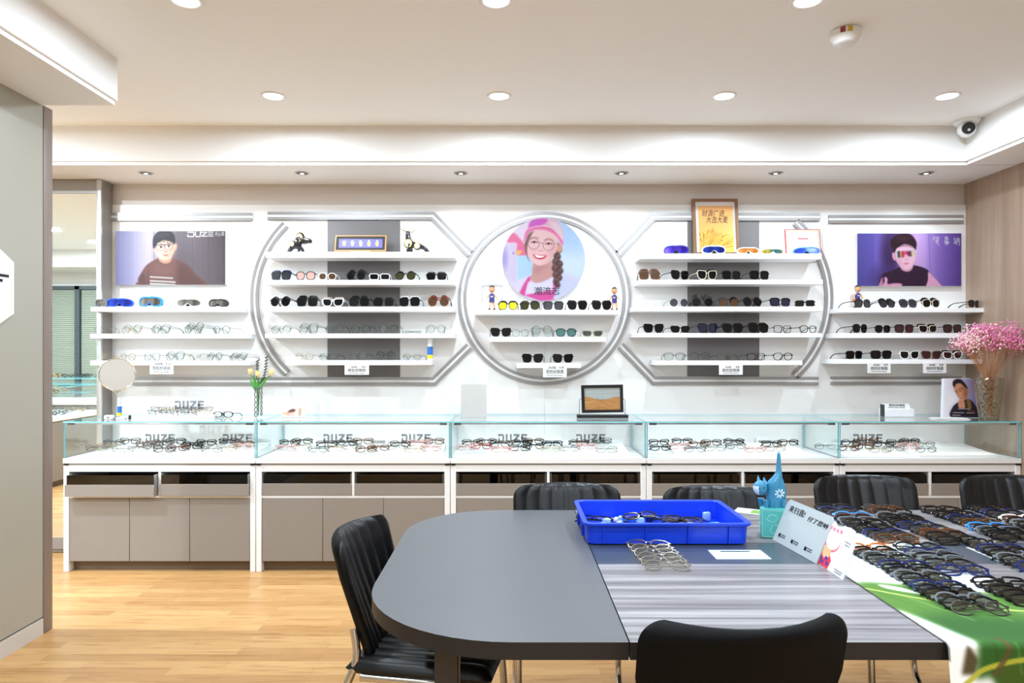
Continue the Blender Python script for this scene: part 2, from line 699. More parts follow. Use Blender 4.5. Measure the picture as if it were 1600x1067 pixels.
# ---- the part of the shop behind the partition, seen in the tall mirror
struct('wall_left_rear', MB().box(XL, PART - .2, -.95, -.85, 0, CEIL), M_WALL)
bulkhead('trim_5', XL, PART - .2, -.85, -.1, SOF, [])
mb = MB()
wx0, wx1, wz0, wz1, wy = -7.6, -5.2, .55, 2.36, -.84
for a, b, c, d in ((wx0, wx1, wz1 - .05, wz1), (wx0, wx1, wz0, wz0 + .05), (wx0, wx0 + .05, wz0, wz1), (wx1 - .05, wx1, wz0, wz1), (-6.45, -6.38, wz0, wz1)):
    mb.box(a, b, wy - .01, wy + .05, c, d, 0)
nsl = 58
for k in range(nsl):
    z = wz0 + .06 + k * (wz1 - wz0 - .12) / nsl
    for a, b in ((wx0 + .06, -6.46), (-6.37, wx1 - .06)):
        mb.box(a, b, wy, wy + .012, z, z + .024, 1)
struct('window_1', mb, [mat('window_frame_grey', (70, 78, 80), .4), mat('blind_slat_green_grey', (150, 156, 138), .5)])

# ================================================================== lights
def lamp(name, kind, loc, energy, col, parent=None, **kw):
    l = bpy.data.lights.new(name, kind)
    l.energy = energy
    l.color = col
    for k, v in kw.items():
        setattr(l, k, v)
    o = bpy.data.objects.new(name, l)
    COL.objects.link(o)
    o.location = loc
    if parent:
        o.parent = parent
    return o


DAY = (.73, .87, 1.0)
WARM = (1.0, .93, .84)
P_DOWN, P_SPOT, P_BAR = 17.0, 11.5, 0.8


def downlight(x, y, label, group='round ceiling downlights', k=1.0):
    t = thing('ceiling_downlight', label, 'ceiling light', (x, y, CEIL), group=group)
    MB().lathe([(.052, -.002), (.058, -.006), (.066, -.006), (.07, 0.0)], 32).build('rim', M_WHITE, t)
    MB().lathe([(.0, -.0015), (.053, -.0015)], 32).build('diffuser', M_GLOW, t)
    lamp('downlight', 'AREA', (0, 0, -.03), P_DOWN * k, DAY, t, shape='DISK', size=.12)
    return t


order = ['leftmost', 'second', 'third', 'rightmost']
for k, px in enumerate((426, 780, 1129, 1463)):
    p = ONZ(px, (149, 150, 153, 160)[k], CEIL)
    downlight(p.x, 3.8, ['lit ceiling downlight leftmost in the row before the bulkhead', 'lit ceiling downlight above the round girl poster, row before bulkhead', 'lit ceiling downlight second from right in row before bulkhead', 'lit ceiling downlight nearest the dome security camera'][k])
for k, px in enumerate((290, 775, 1262)):
    downlight(SX(px, 2.77), 2.77, ['bright downlight cut by top picture edge, near the left bulkhead', 'bright downlight cut by top picture edge, at the middle', 'bright downlight cut by top picture edge, beside smoke detector'][k])
for y in (1.3, -.2, -1.7):
    for x in (-1.3, 0, 1.3, 2.4):
        downlight(x, y, 'lit round downlight in the ceiling behind the viewer')
for x, y in ((-5.2, 1.52), (-5.28, .67), (-3.4, 1.5), (-3.3, 3.4), (-5.0, 3.4), (-6.8, 2.6), (-7, .9)):
    downlight(x, y, 'lit round downlight above the side room seen in the mirror', k=4.2)

spx = (228, 472, 720, 971, 1212, 1447)
spl = ['above boy poster', 'above left black bull', 'left of round girl poster', 'right of round girl poster', 'above red bordered certificate', 'above purple poster']
for k, px in enumerate(spx):
    x = SX(px, 4.5)
    t = thing('recessed_spotlight', 'small recessed spotlight in bulkhead underside ' + spl[k], 'ceiling light', (x, 4.5, SOF), group='recessed spotlights over the shelves')
    MB().lathe([(.036, .004), (.038, -.004), (.046, -.004), (.048, 0)], 28).build('rim', M_RAIL, t)
    mb = MB().lathe([(.036, -.0005), (.03, -.004), (.012, -.006)], 24, 0).lathe([(.012, -.0062), (.0, -.0062)], 24, 1)
    mb.build('gimbal', [mat('gimbal_grey', (95, 92, 90), .3, .8), M_GLOW], t)
    lamp('shelf_spot', 'SPOT', (0, 0, -.05), P_SPOT, DAY, t, spot_size=R(120), spot_blend=.9, shadow_soft_size=.05).rotation_euler = (R(8), 0, 0)

w = bpy.data.worlds.new('room_air')
SC.world = w
w.use_nodes = True
w.node_tree.nodes['Background'].inputs[0].default_value = (.9, .92, 1, 1)
w.node_tree.nodes['Background'].inputs[1].default_value = .3

SC.view_settings.view_transform = 'Standard'
SC.view_settings.look = 'None'
SC.view_settings.gamma = 1.0
SC.view_settings.use_curve_mapping = False
SC.view_settings.exposure = 0.08
SC.cycles.use_denoising = True
SC.cycles.max_bounces = 8
SC.cycles.diffuse_bounces = 5
SC.cycles.glossy_bounces = 4
SC.cycles.transmission_bounces = 4
SC.cycles.transparent_max_bounces = 24
SC.cycles.caustics_reflective = False
SC.cycles.caustics_refractive = False
SC.cycles.sample_clamp_indirect = 6.0

# ================================================================== ceiling things
p = ONZ(1317, 52, CEIL)
t = thing('smoke_detector', 'white round smoke detector on ceiling with red and yellow stickers', 'smoke detector', (p.x, 3.03, CEIL))
MB().lathe([(.05, 0), (.062, -.004), (.064, -.03), (.058, -.036), (.05, -.055), (.04, -.062), (0, -.062)], 36).build('body', M_WHITE, t)
for a, c, nm in ((R(235), (150, 60, 50), 'red'), (R(262), (196, 170, 60), 'yellow')):
    mb = MB()
    P = [[(.0648 * math.cos(a + d), .0648 * math.sin(a + d), z) for d in np.linspace(-.16, .16, 6)] for z in (-.03, -.006)]
    mb.grid(P)
    mb.build('sticker', mat('sticker_' + nm, c, .5), t, label=nm + ' sticker on the rim')

p = PX(1500, 212, 4.22)
t = thing('security_camera', 'white dome security camera with black lens in ceiling corner', 'camera', (p.x + .03, 4.2, CEIL))
MB().lathe([(0, 0), (.075, 0), (.075, -.014), (.066, -.022), (.05, -.026), (0, -.026)], 32).build('mount_plate', M_WHITE, t)
mb = MB().ell((-.01, -.01, -.058), .05, 22, 14)
mb.build('ball_housing', M_WHITE, t)
d = Vector((-.35, -1, -.12)).normalized()
c = Vector((-.01, -.01, -.058))
mb = MB().cyl(c + d * .03, c + d * .051, .036, .034, 24, 0)
mb.build('lens', M_BLACK, t)
MB().cyl(c + d * .0505 + Vector((0, 0, -.012)), c + d * .053 + Vector((0, 0, -.012)), .008, .008, 12).build('lens_glint', mat('camera_glint', (190, 190, 190), .3), t)  # pale disc paints a highlight onto the black lens
# ================================================================== tall mirror by the left end of the shelves
t = thing('wall_mirror', 'tall mirror in greige frame with bright metal edge beside left shelves', 'mirror', (0, 0, 0))
x0, x1, y0 = -3.95, -2.786, 4.662
mb = MB()
mb.box(x0, x1, y0 + .012, PANEL, 0.005, SOF - .004)
mb.box(x0, x1 - .03, y0, y0 + .012, SZ(302, y0), SOF - .004)
mb.box(x0, x1 - .03, y0, y0 + .012, .03, SZ(840, y0))
mb.box(x0, x0 + .05, y0, y0 + .012, SZ(840, y0), SZ(302, y0))
mb.build('frame', M_GREIGE, t)
mb = MB().rbox(x1 - .03, x1 + .001, y0 - .006, y0 + .014, .005, SOF - .004, .002)
mb.build('edge_trim', M_RAIL, t, label='bright metal edge strip')
MB().box(x0 + .05, x1 - .03, y0 + .006, y0 + .0119, SZ(840, y0), SZ(302, y0)).build('mirror_glass', M_MIRROR, t)

# hexagonal sign on the partition, cut by the picture edge
t = thing('hexagon_sign', 'white hexagonal wall sign with black strokes, cut by left picture edge', 'sign', (PART, 2.91, 1.665))
M9 = Matrix(((0, 1, 0, 0), (1, 0, 0, 0), (0, 0, 1, 0), (0, 0, 0, 1)))
MB().prism([(.205, -.117), (.205, .117), (0, .235), (-.205, .117), (-.205, -.117), (0, -.235)], .0005, .012, M=M9).build('panel', M_WHITE, t)
MB().box(.012, .0128, -.15, .173, .043, .056).box(.012, .0128, -.15, .135, .02, .033).build('lettering', M_BLACK, t)

# ================================================================== grey back panels and light profiles (the wall's own trim)
def panel_px(name, xa, xb, ya, yb):
    return struct(name, MB().box(SX(xa, PANEL), SX(xb, PANEL), PANEL - .006, PANEL + .002, SZ(yb, PANEL), SZ(ya, PANEL)), M_GREYPANEL)


panel_px('trim_6', 512, 625, 342, 592)
panel_px('trim_7', 1074, 1186, 342, 591)
TD = 4.772     # front of the profiles


def profile(name, lines, w=12.5):
    """grey profile with a white strip along its middle; px paths on the wall"""
    mb = MB()
    for pts, closed in lines:
        P = [np.array([SX(x, TD), SZ(y, TD)]) for x, y in pts]
        n = len(P)
        hw = w / 2 * TD / F
        N = []
        for i in range(n):
            a = P[(i - 1) % n] if (closed or i > 0) else P[i]
            b = P[(i + 1) % n] if (closed or i < n - 1) else P[i]
            d1 = P[i] - a
            d2 = b - P[i]
            L1, L2 = np.hypot(*d1), np.hypot(*d2)
            d1 = d1 / L1 if L1 > 1e-9 else d2 / L2
            d2 = d2 / L2 if L2 > 1e-9 else d1
            m = d1 + d2
            m /= np.hypot(*m)
            k = 1 / max(.5, float(m @ d1))
            N.append(np.array([-m[1], m[0]]) * k)
        for lo, hi, ya, mi in ((-1, -.3, TD, 0), (.3, 1, TD, 0), (-.3, .3, TD + .004, 1)):
            V, Fc = [], []
            for p, nn in zip(P, N):
                for y in (ya, PANEL):
                    for s in (lo, hi):
                        q = p + nn * hw * s
                        V.append((q[0], y, q[1]))
            for i in range(n if closed else n - 1):
                j = (i + 1) % n
                a, b = 4 * i, 4 * j
                Fc += [(a, a + 1, b + 1, b), (a, b, b + 2, a + 2), (a + 1, a + 3, b + 3, b + 1)]
            if not closed:
                Fc += [(0, 2, 3, 1), (4 * n - 4, 4 * n - 3, 4 * n - 1, 4 * n - 2)]
            mb.add(V, Fc, mi)
    return struct(name, mb, [M_PROFILE, M_STRIP], 30)


def arc(cx, cy, r, a0, a1, n=40):
    return [(cx + r * math.cos(R(a0 + (a1 - a0) * k / n)), cy - r * math.sin(R(a0 + (a1 - a0) * k / n))) for k in range(n + 1)]


profile('trim_8', [([(167, 338.5), (393, 338.5)], False)])
profile('trim_9', [([(206, 595.5), (396, 595.5), (678, 595.5), (733, 541)], False)])
profile('trim_10', [([(418, 337), (676, 337), (735, 397)], False)])
profile('trim_11', [(arc(557, 466, 160, 134, 227), False)])
profile('trim_12', [([(851 + 129 * math.cos(2 * PI * k / 90), 466 + 129 * math.sin(2 * PI * k / 90)) for k in range(90)], True)])
profile('trim_13', [([(966, 397), (1021, 338), (1281, 338.5)], False)])
profile('trim_14', [(arc(1133, 466, 163, 47, -48), False)])
profile('trim_15', [([(970, 540), (1022, 594.5), (1279, 595)], False)])
profile('trim_16', [([(1296, 342), (1506, 342)], False)])
profile('trim_17', [([(1299, 594.5), (1503, 594.5)], False)])

# ================================================================== wall shelves
SHELF = {}
D_SH = PANEL - .006


def shelf(key, xa, xb, ya, yb, label, notch=False):
    zt, zb = SZ(ya, SHF), SZ(yb, SHF)
    xa, xb = SX(xa, SHF), SX(xb, SHF)
    mb = MB()
    if notch:
        xm = -2.78
        mb.slab([(xa, SHF), (xb, SHF), (xb, D_SH), (xm, D_SH), (xm, SHF + .048), (xa, SHF + .048)], zb, zt)
    else:
        mb.rbox(xa, xb, SHF, D_SH, zb, zt, .0015, 1)
    o = mb.build('wall_shelf', M_SHELF, None)
    tag(o, label, 'shelf', 'white wall shelves')
    SHELF[key] = zt
    return o


BAY = {'A': 'under the boy poster', 'B': 'under the black bulls', 'C': 'in the round bay', 'D': 'under the framed wheat picture', 'E': 'under the purple poster'}
TIER = ['top', 'second', 'third', 'fourth', 'bottom']
for key, px in {'A': [(142, 372, 479.5, 486.5), (141, 383, 521.5, 528.5), (141, 390, 563.5, 570.5)],
                'B': [(415, 711, 393.5, 402.5), (411, 710, 437.5, 445), (412, 710, 479, 486.5), (414, 710, 521, 528), (446, 674, 563, 570.5)],
                'C': [(741, 969, 484.5, 491.5), (765, 947, 526.5, 534), (807, 908, 567.5, 575)],
                'D': [(1000, 1284, 396, 404.5), (998, 1286, 437, 444), (990, 1286, 479, 486.5), (990, 1284, 520.5, 527), (1024, 1254, 563.5, 570.5)],
                'E': [(1314, 1540, 481, 488), (1308, 1537, 520.5, 528), (1301, 1535, 561.5, 568.5)]}.items():
    for k, (xa, xb, ya, yb) in enumerate(px):
        n = len(px)
        tier = TIER[k] if k < n - 1 else 'bottom'
        shelf(key + str(k + 1), xa, min(xb, 1540), ya, yb, '%s white wall shelf %s' % (tier, BAY[key] if key not in 'BD' or k else {'B': 'carrying the two black bulls', 'D': 'carrying the goggles and framed wheat picture'}[key]), key == 'A')

# small cards hanging from the bottom shelves
def shelf_card(px, py0, py1, key, label, w=38):
    D = SHF - .003
    t = thing('brand_card', label, 'sign', (SX(px, D), D, SZ((py0 + py1) / 2, D)), group='brand cards on the shelf fronts')
    W, H = w * D / F, (py1 - py0) * D / F
    MB().rbox(-W / 2, W / 2, -.001, .0025, -H / 2, H / 2, .0006, 1).build('card', M_WHITE, t)
    mb = MB()
    logo(mb, -.018, -.001, H * .2, H * .16, 0, dep=.0006)
    write(mb, '杜泽', H * .2, .045, -.0014, H * .28)
    write(mb, '授权经销商', H * .36, 0, -.0014, -H * .07, fit=W * .74)
    write(mb, 'Authorized dealer', H * .14, 0, -.0014, -H * .33, fit=W * .66)
    mb.build('print', M_BLACK, t)


shelf_card(252.5, 564, 584.5, 'A', 'white brand card on bottom shelf under the boy poster', 37)
shelf_card(557.5, 570, 585.5, 'B', 'white brand card hanging from bottom shelf under the black bulls', 38)
shelf_card(867, 570, 589.5, 'C', 'white brand card hanging from bottom shelf in the round bay', 37)
shelf_card(1142, 570, 585.5, 'D', 'white brand card on bottom shelf under the wheat picture', 37)
shelf_card(1373.5, 566.5, 583, 'E', 'left one of two white brand cards under the purple poster', 36)
shelf_card(1460.5, 566.5, 583, 'E', 'right one of two white brand cards under the purple poster', 36)

# ================================================================== showcases
cx_px = [98.5, 399.5, 703.5, 1010, 1312, 1595.5]
names = ['first showcase from the left, mirror end', 'second showcase from the left, below the tulip vase', 'third showcase from the left, below the sand picture', 'fourth showcase from the left, behind the blue cat', 'fifth showcase, at the brown wall under the pink flowers']
ZDECK = SZ(716, CASE)
ZTOP = SZ(658.5, CASE)
BACKY = PANEL - .004
CASES = []
for k in range(5):
    xa, xb = SX(cx_px[k], CASE) + .002, SX(cx_px[k + 1], CASE) - .002
    w = xb - xa
    t = thing('showcase', 'white and greige glass showcase cabinet, ' + names[k], 'showcase', (xa, CASE, 0), group='showcase counters along the back wall')
    CASES.append((xa, xb, t))
    d = BACKY - CASE
    z = lambda y: SZ(y, CASE)
    zf = z(727)
    # carcass: legs, rails, floor, back
    mb = MB()
    L = .034
    mb.rbox(0, L, 0, d, 0, zf, .002, 1).rbox(w - L, w, 0, d, 0, zf, .002, 1)
    mb.box(L, w - L, .002, d, z(737), zf)
    mb.box(L, w - L, .004, d, z(778), z(774.5))
    mb.box(L, w - L, d - .02, d, 0.02, z(737), 1)
    mb.box(w / 2 - .008, w / 2 + .008, .004, d - .02, z(774), z(737))
    mb.build('carcass', [M_WHITE, M_DARK], t)
    mb = MB().box(L, w - L, .05, .07, 0, z(877.5))
    mb.build('plinth', M_PLINTH, t)
    dw = (w - 2 * L - .004) / 3
    for j in range(3):
        a = L + .002 + j * dw
        MB().rbox(a + .0015, a + dw - .0015, .002, .02, z(877), z(778.5), .0015, 1).build('door', M_GREIGE, t)
    hw = (w - 2 * L) / 2
    for j in range(2):
        a = L + j * hw + (.008 if j else 0)
        b = L + hw - .008 if j == 0 else w - L
        out = (.045, .02)[j] if k == 0 else 0.0
        dr = MB()
        dr.rbox(a + .002, b - .002, -out, .018 - out, z(774), z(755.5), .0015, 1)
        dro = dr.build('drawer', M_GREIGE, t)
        tr = MB().box(a + .008, b - .008, .02 - out, d - .05 - out, z(773), z(769), 0)
        tr.box(a + .006, a + .014, .02 - out, d - .06 - out, z(773), z(741), 0).box(b - .014, b - .006, .02 - out, d - .06 - out, z(773), z(741), 0)
        tr.box(a + .014, b - .014, d - .07 - out, d - .06 - out, z(773), z(741), 1)
        tr.build('tray', [mat('drawer_grey', (150, 146, 142), .35), M_DARK], dro)
        MB().box(a + .012, b - .012, .004 - out, .008 - out, z(755.5), z(741)).build('glass_front', M_SMOKE, dro, label='smoked glass front strip')
    # deck under the glass
    MB().rbox(-.001, w + .001, -.006, d, z(724), ZDECK, .002, 1).build('deck', M_WHITE, t)
    mb = MB().box(.01, w - .01, .004, d - .01, zf, z(724))
    mb.build('shadow_gap', mat('gap_grey', (150, 148, 146), .6), t)
    for a, b in ((.004, .03), (w - .03, w - .004)):
        MB().rbox(a, b, -.007, .03, z(726.6), z(724.2), .0008, 1).build('clip', M_BLACK, t)
    g = .008
    zt = ZTOP
    MB().box(-.0015, w + .0015, -.004, d, zt - g, zt, [0, 0, 1, 1, 1, 1]).build('glass_top', [M_GLASS, M_GLASSEDGE], t)
    MB().box(.001, w - .001, 0, g * .8, ZDECK, zt - g, [1, 1, 0, 1, 0, 1]).build('glass_front', [M_GLASS, M_GLASSEDGE], t)
    for a in (.001, w - .001 - g * .8):
        MB().box(a, a + g * .8, g, d, ZDECK, zt - g, [1, 1, 1, 0, 1, 0]).build('glass_side', [M_GLASS, M_GLASSEDGE], t)
    # light bar under the front edge of the top
    MB().rbox(.02, w - .02, g + .002, g + .016, zt - g - .012, zt - g - .001, .001, 1).build('light_bar', M_RAIL, t)
    for a in (.02, w - .064):
        MB().rbox(a, a + .044, g + .001, g + .018, zt - g - .015, zt - g - .001, .001, 1).build('corner_bracket', mat('bracket_grey', (110, 112, 112), .4, .4), t)
    o = lamp('case_light', 'AREA', (w / 2, g + .03, zt - g - .014), P_BAR, (1, .98, .95), t, shape='RECTANGLE', size=w - .1, size_y=.012)
    o.rotation_euler = (R(18), 0, 0)
# ================================================================== eyeglasses
FR = {
    'black': mat('black_acetate', (13, 13, 15), .22, spec=.4),
    'matte': mat('matte_black_metal', (34, 34, 36), .4),
    'clear': glassy('clear_frame', (206, 212, 212), ior=1.5),
    'silver': mat('silver_wire', (92, 90, 88), .3, .85),
    'steel': mat('bright_steel_wire', (196, 190, 180), .18, .95),
    'gold': mat('gold_wire', (196, 160, 104), .25, .9),
    'white': mat('white_acetate', (240, 238, 234), .3),
    'beige': mat('beige_acetate', (214, 200, 178), .3),
    'tortoise': grain_mat('tortoise_acetate', [(.35, (44, 24, 14)), (.6, (118, 70, 34))], (60, 60, 60), 2, .22),
    'blue': mat('blue_acetate', (20, 34, 92), .25, spec=.5),
    'lightblue': mat('sky_blue_plastic', (40, 140, 226), .3),
    'brown': mat('brown_acetate', (92, 50, 30), .25),
    'red': mat('red_acetate', (140, 34, 34), .25),
    'pink': mat('pink_acetate', (222, 170, 168), .3),
    'olive': mat('olive_acetate', (138, 140, 92), .3),
    'grey': mat('grey_acetate', (104, 108, 114), .28),
    'orange': mat('orange_acetate', (206, 110, 40), .3),
}


def tinted(name, tint, dark, amount):
    """sunglass lens: part tint film, part dark body, glossy"""
    m = mat(name, dark, .06, spec=.7, alpha=amount)
    return m


LN = {
    'clear': glassy('clear_lens', (251, 253, 252), ior=1.36),
    'demo': glassy('pale_demo_lens', (247, 250, 249), ior=1.42),
    'dark': mat('dark_lens', (12, 13, 15), .06, spec=.3, alpha=.96),
    'grey': mat('grey_lens', (48, 51, 58), .08, spec=.6, alpha=.8),
    'blueblack': mat('blue_black_lens', (30, 32, 58), .06, spec=.6, alpha=.92),
    'teal': mat('teal_lens', (62, 112, 106), .1, spec=.5, alpha=.75),
    'pink': mat('pink_lens', (226, 164, 150), .1, spec=.4, alpha=.55),
    'yellow': mat('yellow_lens', (222, 222, 40), .1, spec=.4, alpha=.75),
    'olive': mat('olive_lens', (58, 56, 26), .08, spec=.5, alpha=.9),
    'brown': mat('brown_lens', (84, 56, 34), .08, spec=.5, alpha=.85),
    'wine': mat('wine_lens', (52, 24, 26), .08, spec=.6, alpha=.93),
    'navy': mat('navy_lens', (24, 62, 116), .08, spec=.6, alpha=.9),
}


def outline(style, w, h, s=1, n=26):
    ex = {'round': 2.0, 'oval': 2.3, 'square': 3.6, 'rect': 5.0, 'cat': 3.0, 'aviator': 2.5, 'pan': 2.6}[style]
    out = []
    for k in range(n):
        t = 2 * PI * k / n
        c, q = math.cos(t), math.sin(t)
        x = math.copysign(abs(c) ** (2 / ex), c) * w / 2
        z = math.copysign(abs(q) ** (2 / ex), q) * h / 2
        if style in ('square', 'pan', 'aviator', 'cat'):
            tp = {'square': .10, 'pan': .10, 'aviator': .2, 'cat': .16}[style]
            x *= 1 + tp * (z / (h / 2) - 1) * .5 + tp * .5
        o = x * s / (w / 2)
        if style == 'cat' and o > 0:
            z += h * .13 * o * o
        if style == 'aviator' and z < 0:
            x += s * w * .05 * (z / h)
        out.append((x, z))
    return out


GC = {}


def gmesh(style, fm, lm, h, t, fold):
    key = (style, fm, lm, round(h, 4), t, fold)
    if key in GC:
        return GC[key]
    W = .142
    lw = .0572 if style != 'round' else .053
    br = W - .012 - 2 * lw
    cxl = br / 2 + lw / 2

    def wrap(mb, k=1.15):
        mb.v = [(x, y + k * x * x, z) for x, y, z in mb.v]
        return mb
    dp = max(.0028, t * .9)
    fr = MB()
    meshes = {}
    zc = h / 2 + t
    for s in (-1, 1):
        inn = [(x + s * cxl, z + zc) for x, z in outline(style, lw - t, h - t, s)]
        out_ = [(x + s * cxl, z + zc) for x, z in outline(style, lw + t, h + t, s)]
        fr.ring(out_, inn, 0, dp)
        zt = zc + h * .2
        x0 = s * (cxl + lw / 2)
        fr.box(min(x0, s * W / 2), max(x0, s * W / 2), 0, dp + .002, zt - t * .8, zt + t * .8 + .001)
        l = MB().prism([(x + s * cxl, z + zc) for x, z in outline(style, lw - t * .6, h - t * .6, s)], dp * .35, dp * .35 + .0012)
        meshes['lens%d' % s] = wrap(l).mesh('lens', LN[lm])
    fr.tube([(-br / 2 - .001, dp / 2, zc + h * .14), (-br / 4, 0, zc + h * .22), (br / 4, 0, zc + h * .22), (br / 2 + .001, dp / 2, zc + h * .14)], max(.0012, t * .75), 6)
    if t < .002:
        for s in (-1, 1):
            fr.ell((s * br * .3, .006, zc - h * .05), (.0016, .002, .004), 6, 4)
    meshes['frame'] = wrap(fr).mesh('front_frame', FR[fm])
    k = 1.15 * (W / 2) ** 2
    r = max(.0011, t * .55)
    zt = zc + h * .2
    for s in (-1, 1):
        mb = MB()
        if fold:
            y = k + (.004 if s < 0 else .008)
            mb.tube([(s * W / 2, k, zt), (s * W / 2 * .97, y, zt), (0, y + .001, zt - .002), (-s * W * .34, y + .001, zt - .006), (-s * W * .5, y, zt - .024)], [r, r, r * 1.2, r * 1.3, r * 1.6], 6, flat=.8)
        else:
            mb.tube([(s * W / 2, k, zt), (s * W / 2, .05, zt * .96), (s * W / 2 * .98, .088, zt * .86), (s * W / 2 * .96, .108, zt * .55), (s * W / 2 * .95, .122, r * 1.6)], [r, r, r * 1.15, r * 1.4, r * 1.6], 6, flat=.75)
        meshes['temple%d' % s] = mb.mesh('temple', FR[fm])
    GC[key] = meshes
    return meshes


def pair(label, cat, group, loc, rot=(0, 0, 0), style='square', fm='black', lm='dark', h=.04, t=.0035, fold=False, scale=1.0):
    h = round(h / .003) * .003
    ms = gmesh(style, fm, lm, h, t, fold)
    o = thing('sunglasses' if cat == 'sunglasses' else 'eyeglasses', label, cat, loc, rot, group, scale)
    link('front_frame', ms['frame'], o)
    for s in (-1, 1):
        link('lens', ms['lens%d' % s], o)
        link('temple', ms['temple%d' % s], o)
    return o


ORD = ['first', 'second', 'third', 'fourth', 'fifth', 'sixth', 'seventh', 'eighth', 'ninth', 'tenth', 'eleventh', 'twelfth']
DESC_S = {'round': 'round', 'oval': 'oval', 'square': 'square', 'rect': 'rectangular', 'cat': 'cat-eye', 'aviator': 'aviator', 'pan': 'rounded'}
SHN = {}
for b, w, n in (('A', 'beneath boy poster', 3), ('B', 'beneath black bulls', 5), ('C', 'in round bay', 3), ('D', 'beneath wheat picture', 5), ('E', 'beneath purple poster', 3)):
    for k in range(1, n + 1):
        SHN[b + str(k)] = '%s shelf %s' % (TIER[k - 1] if k < n else 'bottom', w)

WIRE = {'silver', 'gold'}
